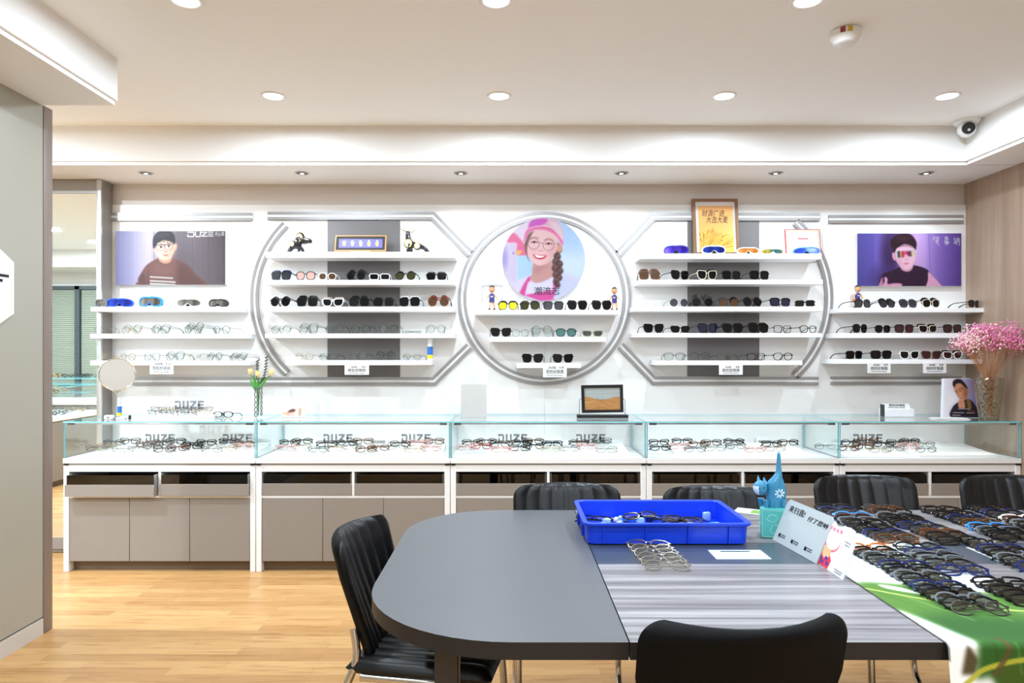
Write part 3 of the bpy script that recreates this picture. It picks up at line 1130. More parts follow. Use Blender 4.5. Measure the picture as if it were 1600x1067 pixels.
# shelf: (left px, right px, top px, base px, style, frames front to back, lenses front to back, turn in degrees)
GL = {
    'A2': [(150, 182, 508, 'round', 'silver', 'clear', 20), (186, 226, 506, 'round', 'gold silver', 'clear demo', -14), (231, 271, 506, 'pan', 'silver matte', 'clear clear', -18), (282, 322, 501, 'round', 'silver silver matte', 'demo clear clear', -22), (326, 367, 509, 'round', 'silver', 'clear', -24)],
    'A3': [(150, 178, 553, 'pan', 'gold', 'clear', 10), (184, 217, 552, 'round', 'gold', 'clear', -20), (223, 254, 551, 'pan', 'silver', 'clear', -12), (257, 291, 548, 'pan', 'silver matte', 'clear clear', -10), (295, 327, 551, 'oval', 'gold silver', 'clear clear', 8), (322, 350, 549, 'round', 'matte silver', 'clear clear', -20), (353, 389, 549, 'oval', 'silver matte silver', 'clear clear clear', -25)],
    'B2': [(422, 457, 421, 'square', 'black blue', 'grey navy', -8), (461, 495, 425, 'pan', 'black', 'pink', -6), (497, 527, 427, 'oval', 'white', 'brown', 0), (539, 573, 419, 'round', 'black black black', 'dark dark dark', -10), (576, 611, 428, 'rect', 'white', 'dark', 4), (616, 651, 423, 'round', 'black black', 'olive dark', -8), (665, 699, 424, 'square', 'black grey', 'dark grey', 0)],
    'B3': [(420, 456, 461, 'round', 'black black', 'dark grey', -12), (463, 498, 459, 'square', 'black black black', 'dark dark dark', 3), (502, 539, 464, 'cat', 'white beige', 'dark dark', -5), (544, 579, 459, 'square', 'black black black', 'dark dark dark', -6), (583, 617, 464, 'square', 'black black', 'dark dark', 2), (622, 658, 462, 'square', 'black white', 'dark dark', -6), (667, 703, 459, 'round', 'tortoise red tortoise', 'brown wine brown', -5)],
    'B4': [(421, 458, 507, 'round', 'silver silver', 'clear demo', -12), (464, 500, 503, 'square', 'silver matte', 'demo clear', -20), (506, 539, 502, 'round', 'silver silver silver', 'demo clear clear', -10), (547, 581, 503, 'round', 'clear silver silver', 'demo demo clear', -8), (591, 624, 503, 'round', 'clear silver silver', 'demo demo clear', -10), (631, 659, 517, 'rect', 'silver', 'clear', 0), (666, 698, 502, 'round', 'silver silver', 'clear clear', 10)],
    'B5': [(459, 493, 552, 'round', 'gold', 'clear', -15), (496, 531, 551, 'pan', 'silver matte', 'clear clear', -12), (543, 576, 549, 'pan', 'silver silver', 'clear demo', -18), (586, 620, 544, 'round', 'clear silver silver', 'demo demo demo', -6), (627, 661, 551, 'round', 'silver gold', 'demo clear', -10)],
    'C1': [(777, 810, 466, 'pan', 'black black', 'yellow grey', -4), (811, 844, 467, 'pan', 'black black', 'olive olive', -4), (847, 882, 471, 'square', 'black', 'grey', 4), (885, 919, 468, 'cat', 'black black', 'dark dark', 4), (923, 957, 467, 'cat', 'black black', 'dark dark', 6)],
    'C2': [(765, 800, 513, 'cat', 'black', 'dark', 3), (802, 824, 512, 'pan', 'clear', 'clear', 6), (828, 865, 506, 'round', 'silver clear matte', 'demo clear clear', -6), (867, 902, 514, 'pan', 'black', 'teal', 5), (908, 943, 517, 'cat', 'olive', 'grey', 0)],
    'C3': [(814, 850, 550, 'cat', 'black', 'dark', -6), (862, 897, 552, 'cat', 'black', 'dark', 4)],
    'D2': [(997, 1032, 416, 'square', 'tortoise brown tortoise', 'brown brown brown', -4), (1044, 1081, 424, 'cat', 'black', 'dark', 28), (1086, 1123, 417, 'cat', 'beige black', 'dark dark', 14), (1125, 1160, 423, 'square', 'black', 'dark', 16), (1168, 1204, 422, 'square', 'black', 'dark', 12)],
    'D3': [(1001, 1032, 471, 'rect', 'white', 'clear', 0), (1044, 1077, 466, 'round', 'matte', 'grey', 10), (1079, 1115, 456, 'round', 'matte black black black', 'dark wine dark dark', -6), (1121, 1155, 463, 'round', 'matte black', 'brown dark', 2), (1159, 1192, 462, 'round', 'black black', 'dark dark', 8), (1199, 1238, 466, 'square', 'black', 'blueblack', 12), (1241, 1272, 470, 'rect', 'black', 'dark', -15)],
    'D4': [(1003, 1039, 507, 'cat', 'black', 'dark', 8), (1045, 1080, 510, 'cat', 'black', 'dark', 14), (1087, 1124, 506, 'cat', 'black', 'blueblack', 18), (1126, 1163, 505, 'cat', 'black black', 'dark dark', 6), (1167, 1203, 504, 'square', 'black black', 'dark dark', 10), (1205, 1239, 509, 'square', 'black', 'clear', 14), (1244, 1281, 509, 'pan', 'black', 'clear', 24)],
    'D5': [(1035, 1072, 550, 'pan', 'clear silver', 'clear demo', -6), (1076, 1112, 550, 'round', 'silver clear', 'demo clear', 6), (1118, 1155, 551, 'pan', 'matte silver', 'demo clear', 12), (1164, 1198, 552, 'square', 'black', 'clear', 12), (1204, 1242, 552, 'pan', 'black', 'clear', 16)],
    'E1': [(1329, 1366, 468, 'pan', 'black', 'grey', 26), (1371, 1401, 458, 'pan', 'black black black', 'grey grey grey', 12), (1402, 1435, 462, 'pan', 'matte matte', 'grey grey', 8), (1437, 1471, 460, 'pan', 'beige black matte', 'dark grey grey', 10), (1504, 1539, 470, 'pan', 'black', 'dark', 34)],
    'E2': [(1326, 1361, 507, 'pan', 'black', 'dark', 28), (1363, 1394, 507, 'pan', 'black', 'dark', 14), (1395, 1429, 507, 'square', 'black', 'wine', 6), (1431, 1467, 506, 'cat', 'beige black', 'dark wine', 10), (1470, 1504, 506, 'square', 'black', 'wine', 8), (1506, 1540, 506, 'cat', 'white', 'wine', 8)],
    'E3': [(1316, 1353, 549, 'square', 'black', 'dark', 24), (1357, 1395, 548, 'square', 'black', 'dark', 6), (1404, 1436, 549, 'cat', 'white', 'dark', -4), (1438, 1470, 548, 'cat', 'brown', 'wine', -4), (1470, 1505, 547, 'cat', 'white black', 'wine dark', 5)],
}
COLN = {'black': 'black', 'matte': 'black metal', 'clear': 'clear', 'silver': 'silver wire', 'gold': 'gold wire', 'white': 'white', 'beige': 'beige', 'tortoise': 'tortoiseshell', 'blue': 'blue', 'brown': 'brown', 'red': 'dark red', 'olive': 'olive', 'grey': 'grey'}
for key, rows in GL.items():
    zb = SHELF[key] + .0008
    for i, (xa, xb, yt, style, fs, ls, turn) in enumerate(rows):
        fs, ls = fs.split(), ls.split()
        n = len(fs)
        D = SHF + .034
        W = (xb - xa) * D / F
        sc = min(1.12, max(.86, W / (.148 * math.cos(R(turn)) + .02 * abs(math.sin(R(turn))))))
        yb = HY - (zb - EYE) * F / D
        hp = (yb - yt) * D / F / sc - (n - 1) * .0125
        h = min(.054, max(.022, hp - .003))
        for j in range(n):
            sun = ls[j] not in ('clear', 'demo')
            kind = 'sunglasses' if sun else 'eyeglasses'
            th = .0014 if fs[j] in ('silver', 'gold', 'matte') else (.0042 if sun else .0032)
            if n > 1:
                where = '%s of %s group from left' % ((['front', 'back'] if n == 2 else ['front', 'middle', 'back'] if n == 3 else ['front', 'second', 'third', 'back'])[j], ORD[i])
            else:
                where = '%s group from left' % ORD[i]
            lab = '%s %s %s, %s, %s' % (COLN[fs[j]], DESC_S[style], kind, where, SHN[key])
            if yb > 0:
                sc_ = sc
                sc = sc_ * .955 ** j
                x = SX((xa + xb) / 2, D)
                ang = R(turn)
                off = Vector((-math.sin(ang) * .006 * j * sc, .0115 * j * sc, 0))
                pair(lab, kind, 'glasses on the wall shelves', (x - math.sin(ang) * -.0 + off.x, D - .012 + off.y * 1.15, zb + .0125 * j * sc), (R(-4.5 if j else 0), 0, ang), style, fs[j], ls[j], h, th, style == 'rect' and fs[j] != 'white' or (key, i) == ('D3', 0), sc)
                sc = sc_


# ---------------------------------------------------------------- ski and swim style goggles on the top shelves
def goggles(px, key, w_px, h_px, fm, lm, strap, label, turn=0):
    D = SHF + .05
    o = thing('goggles', label, 'goggles', (SX(px, D), D - .01, SHELF[key] + .0006), (0, 0, R(turn)), 'goggles on the upper shelves')
    W, H = w_px * D / F, h_px * D / F
    t = H * .13

    def ol(g):
        pts = []
        for x, z in [(-.5, .42), (-.47, .72), (-.36, .93), (-.16, 1.0), (0, .97), (.16, 1.0), (.36, .93), (.47, .72), (.5, .42), (.45, .16), (.33, .04), (.2, .03), (.11, .16), (.05, .36), (0, .42), (-.05, .36), (-.11, .16), (-.2, .03), (-.33, .04), (-.45, .16)]:
            pts.append((x * (W - 2 * t * g) , H / 2 + (z - .5) * (H - 2 * t * g)))
        return [tuple(p) for p in spline(pts, 3)]
    k = 2.6

    def wrap(mb):
        mb.v = [(x, y + k * x * x, z) for x, y, z in mb.v]
        return mb
    fr = MB().ring(ol(0), ol(1), -.004, .012)
    wrap(fr).build('frame', fm, o)
    wrap(MB().prism(ol(.8), .001, .003)).build('lens', lm, o)
    if strap:
        mb = MB()
        yk = k * (W / 2) ** 2
        P = []
        for a in np.linspace(-1, 1, 15):
            x = W / 2 * .97 * math.cos((a + 1) * PI / 2) * (1 if True else 1)
            y = yk + .005 + .045 * math.sin((a + 1) * PI / 2)
            P.append((x, y))
        rows = [[(x, y, z) for x, y in P] for z in (H * .2, H * .62)]
        rows2 = [[(x * .97, y - .003, z) for x, y in P] for z in (H * .62, H * .2)]
        mb.grid(rows + rows2 + [rows[0]])
        mb.build('strap', strap, o)
    return o


def mirror_lens(name, stops, scale=9):
    m = grain_mat(name, stops, (scale, scale, 2), 2, .08, .5)
    b = m.node_tree.nodes['Principled BSDF']
    b.inputs['Metallic'].default_value = .55
    return m


ML_BLUE = mirror_lens('blue_mirror_lens', [(.35, (16, 22, 110)), (.55, (24, 60, 170)), (.7, (86, 70, 130))])
ML_PURP = mirror_lens('purple_mirror_lens', [(.35, (46, 30, 150)), (.55, (92, 60, 210)), (.75, (150, 120, 110))])
ML_OR = mirror_lens('orange_mirror_lens', [(.35, (190, 110, 40)), (.55, (236, 160, 80)), (.75, (250, 210, 150))])
ML_MULTI = mirror_lens('rainbow_mirror_lens', [(.35, (40, 110, 160)), (.5, (120, 160, 60)), (.62, (230, 180, 60)), (.75, (90, 170, 210))], 22)
ML_GREY = mirror_lens('grey_mirror_lens', [(.35, (90, 84, 80)), (.6, (170, 160, 150)), (.75, (220, 214, 206))])
BLK, WHT = M_BLACK, FR['white']
goggles(159, 'A1', 19, 13, FR['grey'], ML_GREY, None, 'small grey goggles at the mirror end of top shelf')
goggles(187, 'A1', 40, 14, mat('royal_blue_plastic', (14, 72, 190), .3), ML_BLUE, FR['black'], 'royal blue goggles with dark mirror lens on top shelf beneath boy poster', 4)
goggles(234, 'A1', 40, 17, FR['lightblue'], ML_GREY, mat('navy_strap', (50, 52, 110), .6), 'sky blue goggles with pale mirror lens beneath boy poster', -8)
goggles(294, 'A1', 42, 14, FR['white'], ML_GREY, FR['black'], 'white framed goggles with grey lens on top shelf beneath boy poster', -4)
goggles(341, 'A1', 32, 13, FR['matte'], ML_GREY, BLK, 'black framed goggles at right end of shelf beneath boy poster', -6)
goggles(1056, 'D1', 38, 14, mat('indigo_plastic', (48, 44, 160), .3), ML_PURP, BLK, 'purple mirrored goggles with black strap left of the wheat picture', -12)
goggles(1115.5, 'D1', 38, 14, WHT, ML_BLUE, BLK, 'white framed goggles with blue lens in front of wheat picture')
goggles(1169, 'D1', 35, 11, WHT, ML_OR, BLK, 'white framed goggles with orange lens right of the wheat picture')
goggles(1207, 'D1', 35, 9, M_PLAST, ML_MULTI, None, 'clear framed goggles with rainbow mirrored lens')
goggles(1260, 'D1', 40, 11, FR['lightblue'], ML_BLUE, FR['black'], 'bright blue goggles in front of the red bordered certificate', -10)
# ================================================================== printed posters
M_PRINT = print_mat('poster_print', .4, .3, .62)
M_PICT = print_mat('picture_print', .4, .3)


def poster_board(name, label, xa, xb, ya, yb, front, depth, pr, cat='poster'):
    t = thing(name, label, cat, (SX((xa + xb) / 2, front), front, SZ((ya + yb) / 2, front)))
    W, H = (xb - xa) * front / F, (yb - ya) * front / F
    MB().rbox(-W / 2, W / 2, .0012, depth, -H / 2, H / 2, .0015, 1).build('board', M_WHITE, t)
    sheet('picture', pr, lambda u, v: (-W / 2 + u * W, 0, H / 2 - v * H), M_PRINT, t)
    return t, W, H


# ---- boy poster (window 18..1535 x 97..850)
p = Print((18, 97, 1535, 850), 300, 150)
p.hgrad([(18, (128, 128, 170)), (250, (170, 164, 198)), (480, (212, 198, 218)), (560, (190, 176, 196)), (860, (122, 108, 116)), (1100, (134, 120, 128)), (1300, (112, 98, 104)), (1535, (92, 80, 84))])
rs = np.random.RandomState(3)
p.im += np.repeat(rs.normal(0, 2.2, (1, p.W, 1)), p.H, 0)
p.ell(1010, 620, 300, 420, (92, 80, 86), soft=1.2, op=.5)
for x in (545, 1078, 1302):
    p.line([(x, 90), (x + 4, 860)], 7, (96, 84, 96), .7)
# sweater
p.poly([(330, 760), (420, 600), (520, 520), (640, 470), (800, 480), (930, 530), (1040, 600), (1130, 720), (1240, 860), (360, 860), (330, 800)], (122, 80, 72), 6)
p.poly([(880, 540), (1010, 590), (1130, 730), (1230, 860), (900, 860), (870, 700)], (96, 62, 56), 30, .8)
p.poly([(330, 770), (380, 690), (420, 720), (440, 860), (360, 860)], (94, 58, 54), 12, .7)
p.poly([(560, 540), (690, 600), (830, 560), (800, 700), (560, 700)], (142, 98, 90), 45, .7)
p.line([(470, 640), (462, 850)], 12, (84, 52, 48), .6)
for yy in (745, 800, 840):
    p.line([(500, yy - 6), (800 if yy < 800 else 836, yy + 12)], 24, (214, 208, 198), .95, False)
for yy in (745, 806):
    for k in range(16):
        p.line([(512 + k * 18, yy - 10 + k), (518 + k * 18, yy + 8 + k)], 4, (122, 104, 96), .7, False)
# neck, face
p.poly([(612, 470), (625, 520), (700, 552), (770, 530), (795, 470), (770, 430), (640, 430)], (222, 160, 132), 4)
p.poly([(556, 330), (580, 440), (640, 492), (700, 512), (760, 492), (812, 420), (842, 330), (830, 250), (700, 215), (580, 250)], (250, 208, 186), 5)
p.ell(848, 320, 16, 46, (240, 186, 160), .4, ang=10)
p.ell(556, 360, 13, 36, (238, 190, 168), .4)
p.poly([(770, 300), (838, 300), (815, 420), (752, 495), (700, 510), (760, 430)], (224, 164, 138), 40, .75)
p.ell(640, 400, 50, 34, (252, 216, 198), 1.0, .7)
# hair
p.poly([(535, 330), (532, 220), (560, 150), (620, 100), (700, 90), (780, 100), (830, 160), (842, 240), (828, 285), (790, 250), (700, 222), (630, 245), (590, 275), (562, 330)], (38, 32, 36), 3)
p.ell(660, 150, 90, 40, (64, 56, 60), 1.2, .6, -15)
for k in range(14):
    x = 590 + k * 17
    p.line([(x, 215), (x - 8 + (k % 3) * 5, 262 - 10 * math.sin(k / 13 * PI))], 7, (40, 33, 36), .9, False)
# brows, eyes, glasses
p.line([(612, 292), (650, 278), (676, 286)], 8, (84, 58, 52), .7)
p.line([(720, 280), (752, 268), (784, 278)], 8, (84, 58, 52), .7)
for x, y in ((644, 322), (752, 308)):
    p.ell(x, y, 26, 13, (244, 236, 232), .4)
    p.ell(x, y, 13, 14, (34, 24, 26), .3)
    p.line([(x - 28, y - 6), (x, y - 15), (x + 28, y - 6)], 7, (50, 34, 34), .9)
for x, y, w in ((638, 328, 58), (752, 318, 56)):
    q = [(x - w, y - 34), (x - w + 6, y + 22), (x - 30, y + 40), (x + 30, y + 38), (x + w - 6, y + 14), (x + w, y - 36)]
    p.line(q, 5, (92, 66, 92), .8)
    p.line([(x - w, y - 34), (x, y - 40), (x + w, y - 36)], 9, (60, 48, 70), .95)
p.line([(692, 306), (704, 300)], 9, (60, 48, 70), .9, False)
p.line([(575, 306), (556, 318)], 9, (78, 92, 190), .9, False)
p.ell(708, 382, 26, 10, (226, 156, 132), .9, .8)
p.line([(690, 388), (708, 394), (726, 386)], 5, (196, 122, 104), .8)
p.line([(676, 432), (706, 424), (744, 430)], 7, (186, 84, 84), .9)
p.ell(710, 440, 30, 10, (222, 130, 124), .7, .9)
# word mark
pc = (236, 234, 236)
for q in ([(1016, 112), (1090, 112), (1100, 128), (1100, 158), (1090, 174), (1016, 174), (1016, 150)], [(1122, 108), (1122, 160), (1134, 174), (1180, 174), (1190, 160), (1190, 108)]):
    p.line(q, 16, pc, 1, False)
p.line([(1204, 116), (1278, 116), (1208, 168), (1282, 168)], 15, pc, 1, False)
for yy, e in ((112, 0), (140, -4), (166, 0)):
    p.line([(1298, yy), (1366 + e, yy)], 13, pc, 1, False)
for q in ([(1394, 122), (1430, 122)], [(1412, 106), (1410, 166)], [(1410, 134), (1390, 152)], [(1412, 134), (1428, 146)], [(1436, 136), (1456, 136)], [(1446, 112), (1446, 162)], [(1430, 163), (1460, 163)],
          [(1472, 114), (1480, 122)], [(1468, 134), (1476, 142)], [(1470, 166), (1480, 150)], [(1490, 112), (1516, 112)], [(1490, 112), (1516, 130)], [(1516, 112), (1488, 132)], [(1486, 140), (1520, 140)], [(1482, 152), (1522, 152)], [(1503, 132), (1503, 168)]):
    p.line(q, 6, pc, .95, False)
poster_board('wall_poster', 'poster of boy in glasses and brown sweater above the goggles', 181, 352, 361, 445, 4.755, .034, p)

# ---- purple poster (window 40..1525 x 45..812)
p = Print((40, 50, 1525, 812), 300, 154)
p.hgrad([(40, (92, 84, 168)), (250, (104, 90, 180)), (300, (116, 100, 190)), (480, (104, 76, 150)), (560, (92, 62, 130)), (880, (222, 178, 232)), (1000, (206, 168, 236)), (1070, (176, 142, 222)), (1250, (140, 106, 196)), (1525, (98, 70, 156))])
p.im *= (1.04 - .12 * (p.GY - 50) / 760)[..., None]
p.ell(500, 330, 110, 300, (62, 40, 86), 1.0, .85)
p.ell(400, 720, 160, 180, (66, 46, 110), 1.2, .6)
for x in (258, 1062):
    p.line([(x, 40), (x + 24, 820)], 6, (84, 64, 150), .6)
p.poly([(395, 650), (560, 580), (660, 530), (830, 510), (980, 545), (1060, 600), (1050, 720), (1035, 830), (400, 830)], (52, 28, 54), 5)
p.poly([(1055, 610), (1130, 680), (1230, 790), (1245, 830), (1035, 830), (1050, 720)], (240, 174, 204), 5)
p.poly([(395, 680), (350, 790), (345, 830), (410, 830), (405, 740)], (206, 140, 176), 5)
p.poly([(640, 500), (680, 580), (760, 604), (820, 570), (838, 500), (780, 470), (680, 470)], (232, 164, 192), 5)
p.poly([(575, 300), (590, 430), (650, 520), (730, 572), (790, 556), (850, 480), (872, 380), (866, 250), (720, 210), (590, 250)], (250, 198, 218), 5)
p.ell(565, 385, 26, 60, (232, 164, 188), .3, 1, -14)
p.poly([(600, 420), (640, 500), (700, 556), (660, 440), (620, 380)], (226, 158, 186), 26, .7)
p.poly([(575, 320), (530, 240), (515, 170), (560, 100), (640, 60), (760, 55), (830, 90), (884, 180), (880, 270), (868, 290), (830, 240), (720, 200), (650, 235), (600, 270)], (48, 26, 36), 4)
p.ell(690, 120, 100, 40, (80, 52, 64), 1.2, .5)
for k in range(13):
    x = 600 + k * 21
    p.line([(x, 205), (x - 6, 262 - 22 * math.sin(k / 12 * PI))], 9, (50, 28, 38), .9, False)
p.poly([(585, 318), (620, 402), (690, 410), (730, 372), (770, 396), (812, 390), (868, 350), (866, 288), (720, 296), (600, 312)], (206, 198, 214), 3)
for k, (x0_, x1_, c) in enumerate([(612, 650, (60, 62, 54)), (650, 668, (206, 150, 80)), (668, 712, (204, 50, 66)), (712, 748, (238, 60, 110)), (748, 790, (130, 28, 72)), (790, 812, (70, 30, 44)), (812, 846, (236, 206, 130))]):
    p.poly([(x0_, 312), (x0_ + 8, 398 if k < 3 else 384), (x1_ + 6, 398 if k < 3 else 380), (x1_, 304)], c, 4, .95, False)
p.poly([(706, 400), (726, 356), (752, 360), (778, 400)], (246, 186, 208), 5, .9)
p.line([(708, 486), (740, 474), (776, 482)], 8, (206, 92, 120), .9)
p.ell(742, 492, 30, 10, (226, 130, 156), .8, .8)
p.ell(740, 430, 22, 8, (222, 150, 178), .9, .8)
p.poly([(412, 830), (430, 740), (424, 690), (446, 680), (474, 710), (474, 780), (560, 770), (650, 772), (682, 790), (660, 812), (560, 830)], (240, 170, 200), 4)
p.line([(470, 800), (560, 788), (640, 790)], 6, (200, 128, 160), .6)
pc = (232, 230, 244)
for ox, oy, qs in ((1120, 100, [[(0, 30), (14, 26)], [(40, 10), (90, 6)], [(64, 0), (60, 44)], [(36, 34), (94, 26)], [(6, 50), (22, 40)], [(56, 46), (36, 84)], [(50, 56), (84, 52), (54, 90)], [(44, 60), (72, 96), (90, 128)], [(0, 8), (30, 4), (4, 34)]]),
                   (1280, 96, [[(30, 0), (10, 20)], [(20, 6), (52, 4), (14, 30)], [(14, 26), (60, 26), (58, 50), (14, 52), (14, 26)], [(36, 26), (36, 52)], [(2, 66), (74, 88)], [(20, 74), (56, 70), (54, 116), (22, 120), (20, 74)], [(20, 96), (54, 92)], [(4, 90), (74, 82)]]),
                   (1418, 110, [[(20, 0), (2, 30), (24, 34), (2, 66), (30, 58)], [(4, 90), (10, 78)], [(18, 88), (20, 76)], [(30, 86), (28, 76)], [(40, 20), (80, 16), (82, 108), (70, 112)], [(42, 20), (42, 104)], [(62, 0), (60, 40), (46, 74)], [(60, 40), (76, 70)]])):
    for q in qs:
        p.line([(ox + a, oy + b) for a, b in q], 8, pc, .95, False)
poster_board('wall_poster', 'purple poster of a young man in mirrored visor sunglasses and black top', 1339.5, 1502, 364.5, 447, 4.755, .034, p)

# ---- round girl poster (centre 528,537 r 493)
p = Print((30, 38, 1026, 1036), 230, 230)
p.hgrad([(30, (206, 196, 226)), (200, (222, 212, 232)), (420, (206, 214, 240)), (760, (190, 212, 242)), (1026, (184, 204, 240))])
p.ell(850, 640, 220, 200, (214, 226, 246), 1.0, .8)
p.ell(900, 250, 170, 200, (170, 198, 238), 1.0, .7)
p.poly([(60, 330), (160, 200), (330, 60), (380, 80), (300, 380), (200, 350)], (232, 212, 232), 8)
p.poly([(90, 330), (165, 220), (250, 290), (320, 400), (330, 480), (200, 480), (205, 345)], (232, 108, 150), 6)
p.poly([(30, 340), (205, 345), (200, 820), (60, 720), (30, 560)], (214, 198, 224), 6, smooth=False)
p.ell(60, 520, 40, 120, (150, 140, 206), 1.2, .7)
p.ell(168, 462, 12, 12, (140, 120, 160), .6)
p.poly([(205, 430), (275, 430), (250, 470), (205, 488)], (248, 186, 90), 5, smooth=False)
p.poly([(205, 492), (390, 492), (395, 720), (215, 780)], (178, 210, 240), 8, smooth=False)
# shirt and apron
p.poly([(200, 840), (330, 740), (420, 700), (620, 700), (760, 700), (900, 745), (980, 800), (900, 1000), (500, 1050), (260, 990)], (224, 214, 240), 8)
p.poly([(760, 700), (900, 745), (985, 790), (900, 950), (640, 1010), (650, 840)], (204, 206, 242), 16, .8)
p.poly([(370, 735), (325, 770), (240, 940), (300, 965), (330, 860), (380, 760)], (222, 74, 148), 4)
p.poly([(300, 965), (360, 938), (640, 900), (636, 800), (668, 790), (672, 900), (640, 1020), (500, 1035)], (222, 82, 158), 4, smooth=False)
p.poly([(310, 950), (345, 800), (420, 830), (640, 760), (630, 880), (400, 940)], (228, 218, 242), 6, smooth=False)
p.poly([(400, 590), (392, 700), (365, 760), (420, 812), (520, 800), (640, 725), (640, 600), (600, 540), (420, 560)], (206, 152, 146), 5)
p.poly([(420, 610), (400, 700), (480, 690), (600, 600), (560, 590)], (180, 124, 122), 26, .6)
# hair behind, face, cap
p.poly([(690, 330), (740, 390), (745, 440), (700, 470), (650, 430)], (120, 84, 70), 5)
p.ell(716, 402, 36, 46, (216, 150, 122), .4)
p.poly([(320, 290), (330, 440), (372, 540), (450, 604), (520, 602), (600, 560), (660, 480), (692, 380), (690, 270), (560, 190), (420, 190), (345, 240)], (238, 192, 192), 6)
p.poly([(620, 330), (690, 330), (660, 480), (600, 560), (520, 602), (600, 480)], (216, 158, 158), 34, .7)
p.ell(400, 430, 50, 40, (240, 170, 176), 1.3, .5)
p.ell(600, 460, 46, 36, (236, 160, 168), 1.3, .45)
p.poly([(320, 300), (345, 236), (410, 195), (385, 240), (345, 330), (330, 430), (345, 520), (380, 575), (335, 520), (312, 440), (300, 360)], (118, 82, 78), 4)
p.poly([(292, 330), (300, 250), (340, 170), (360, 90), (430, 55), (560, 45), (680, 70), (740, 150), (765, 260), (752, 368), (690, 280), (620, 215), (520, 185), (420, 185), (350, 225), (305, 320)], (232, 176, 196), 4)
p.poly([(345, 170), (365, 90), (430, 55), (560, 48), (565, 90), (500, 130), (400, 160)], (208, 88, 190), 5)
p.poly([(292, 330), (310, 220), (350, 170), (440, 140), (560, 140), (640, 170), (720, 250), (755, 320), (752, 368), (690, 270), (610, 210), (520, 182), (420, 184), (350, 222), (305, 320)], (232, 112, 164), 4)
p.line([(350, 168), (450, 140), (560, 140), (650, 180), (750, 300)], 8, (250, 216, 226), .9)
p.poly([(600, 90), (690, 100), (740, 180), (756, 290), (690, 220), (640, 165)], (228, 206, 212), 10, .9)
# braid
for k, (x, y, rx) in enumerate([(690, 500, 42), (676, 560, 46), (712, 590, 46), (668, 640, 46), (716, 670, 46), (674, 720, 44), (706, 750, 44), (678, 790, 40), (690, 830, 34)]):
    p.ell(x, y, rx, 46, (98, 62, 58) if k % 2 else (74, 44, 44), .35, .95, 25 if k % 2 else -25)
    p.ell(x + 8, y - 10, rx * .5, 14, (150, 106, 92), 1.0, .5, 25 if k % 2 else -25)
p.line([(690, 470), (640, 560), (650, 700)], 8, (70, 44, 44), .7)
# features
p.line([(360, 288), (410, 270), (462, 284)], 12, (150, 100, 96), .7)
p.line([(540, 302), (590, 288), (645, 312)], 12, (150, 100, 96), .7)
for x, y in ((416, 330), (586, 348)):
    p.ell(x, y, 38, 14, (232, 170, 178), .8, .9)
    p.line([(x - 40, y + 6), (x, y - 10), (x + 42, y + 4)], 10, (92, 44, 52), .95)
    p.ell(x, y + 2, 15, 11, (66, 30, 38), .4)
for x, y in ((410, 350), (586, 366)):
    p.line([(x + 66 * math.cos(a), y + 64 * math.sin(a)) for a in np.linspace(0, 2 * PI, 30)], 6, (120, 84, 100), .85, False)
p.line([(474, 345), (500, 338), (522, 350)], 6, (120, 84, 100), .85)
p.line([(650, 350), (700, 345)], 5, (120, 84, 100), .7, False)
p.ell(496, 432, 34, 12, (222, 150, 156), 1.0, .7)
p.poly([(400, 474), (440, 486), (500, 484), (560, 490), (532, 524), (480, 534), (430, 518)], (206, 44, 64), 3)
p.poly([(424, 482), (480, 490), (542, 492), (515, 510), (470, 516), (440, 506)], (252, 246, 246), 2)
fr_ = 4.748
cxw, czw = SX(849.5, fr_), SZ(405.5, fr_)
rw = 64.7 * fr_ / F
t = thing('wall_poster', 'round poster of smiling girl in pink cap and round glasses', 'poster', (cxw, fr_, czw))
MB().prism([(rw * math.cos(2 * PI * k / 96), rw * math.sin(2 * PI * k / 96)) for k in range(96)], .0012, .04).build('board', M_WHITE, t)
NR, NS = 64, 160
aa = np.arange(NS) * 2 * PI / NS
rr = np.arange(1, NR + 1) / NR
X_ = np.concatenate([[0], (rr[:, None] * np.cos(aa)).ravel()])
Y_ = np.concatenate([[0], (rr[:, None] * np.sin(aa)).ravel()])
rgb = p.at(528 + 493 * X_, 537 - 493 * Y_)
mb = MB()
fs = [(0, 1 + (k + 1) % NS, 1 + k)[::-1] for k in range(NS)]
for i in range(NR - 1):
    a, b = 1 + i * NS, 1 + (i + 1) * NS
    fs += [(a + k, b + k, b + (k + 1) % NS, a + (k + 1) % NS) for k in range(NS)]
mb.add([(x * rw, 0, y * rw) for x, y in zip(X_, Y_)], fs)
me = mb.mesh('picture', M_PRINT, 60)
colour_mesh(me, rgb)
link('picture', me, t)
mb = MB()
write(mb, '潮流志', 13.5 * fr_ / F, SX(854.5, fr_) - cxw, -.0012, SZ(455.5, fr_) - czw, fit=40 * fr_ / F)
mb.build('lettering', M_BLACK, t)

# ================================================================== things standing on the top shelves
zB = SHELF['B1'] + .0006
M_BULL = mat('black_glazed_resin', (24, 22, 26), .18, spec=.6)
M_GOLD = mat('polished_gold', (214, 176, 88), .2, 1.0)


def px7(x, y): return (420 + x / 5.333, 320 + y / 5.333)   # crop coordinates of the top shelf


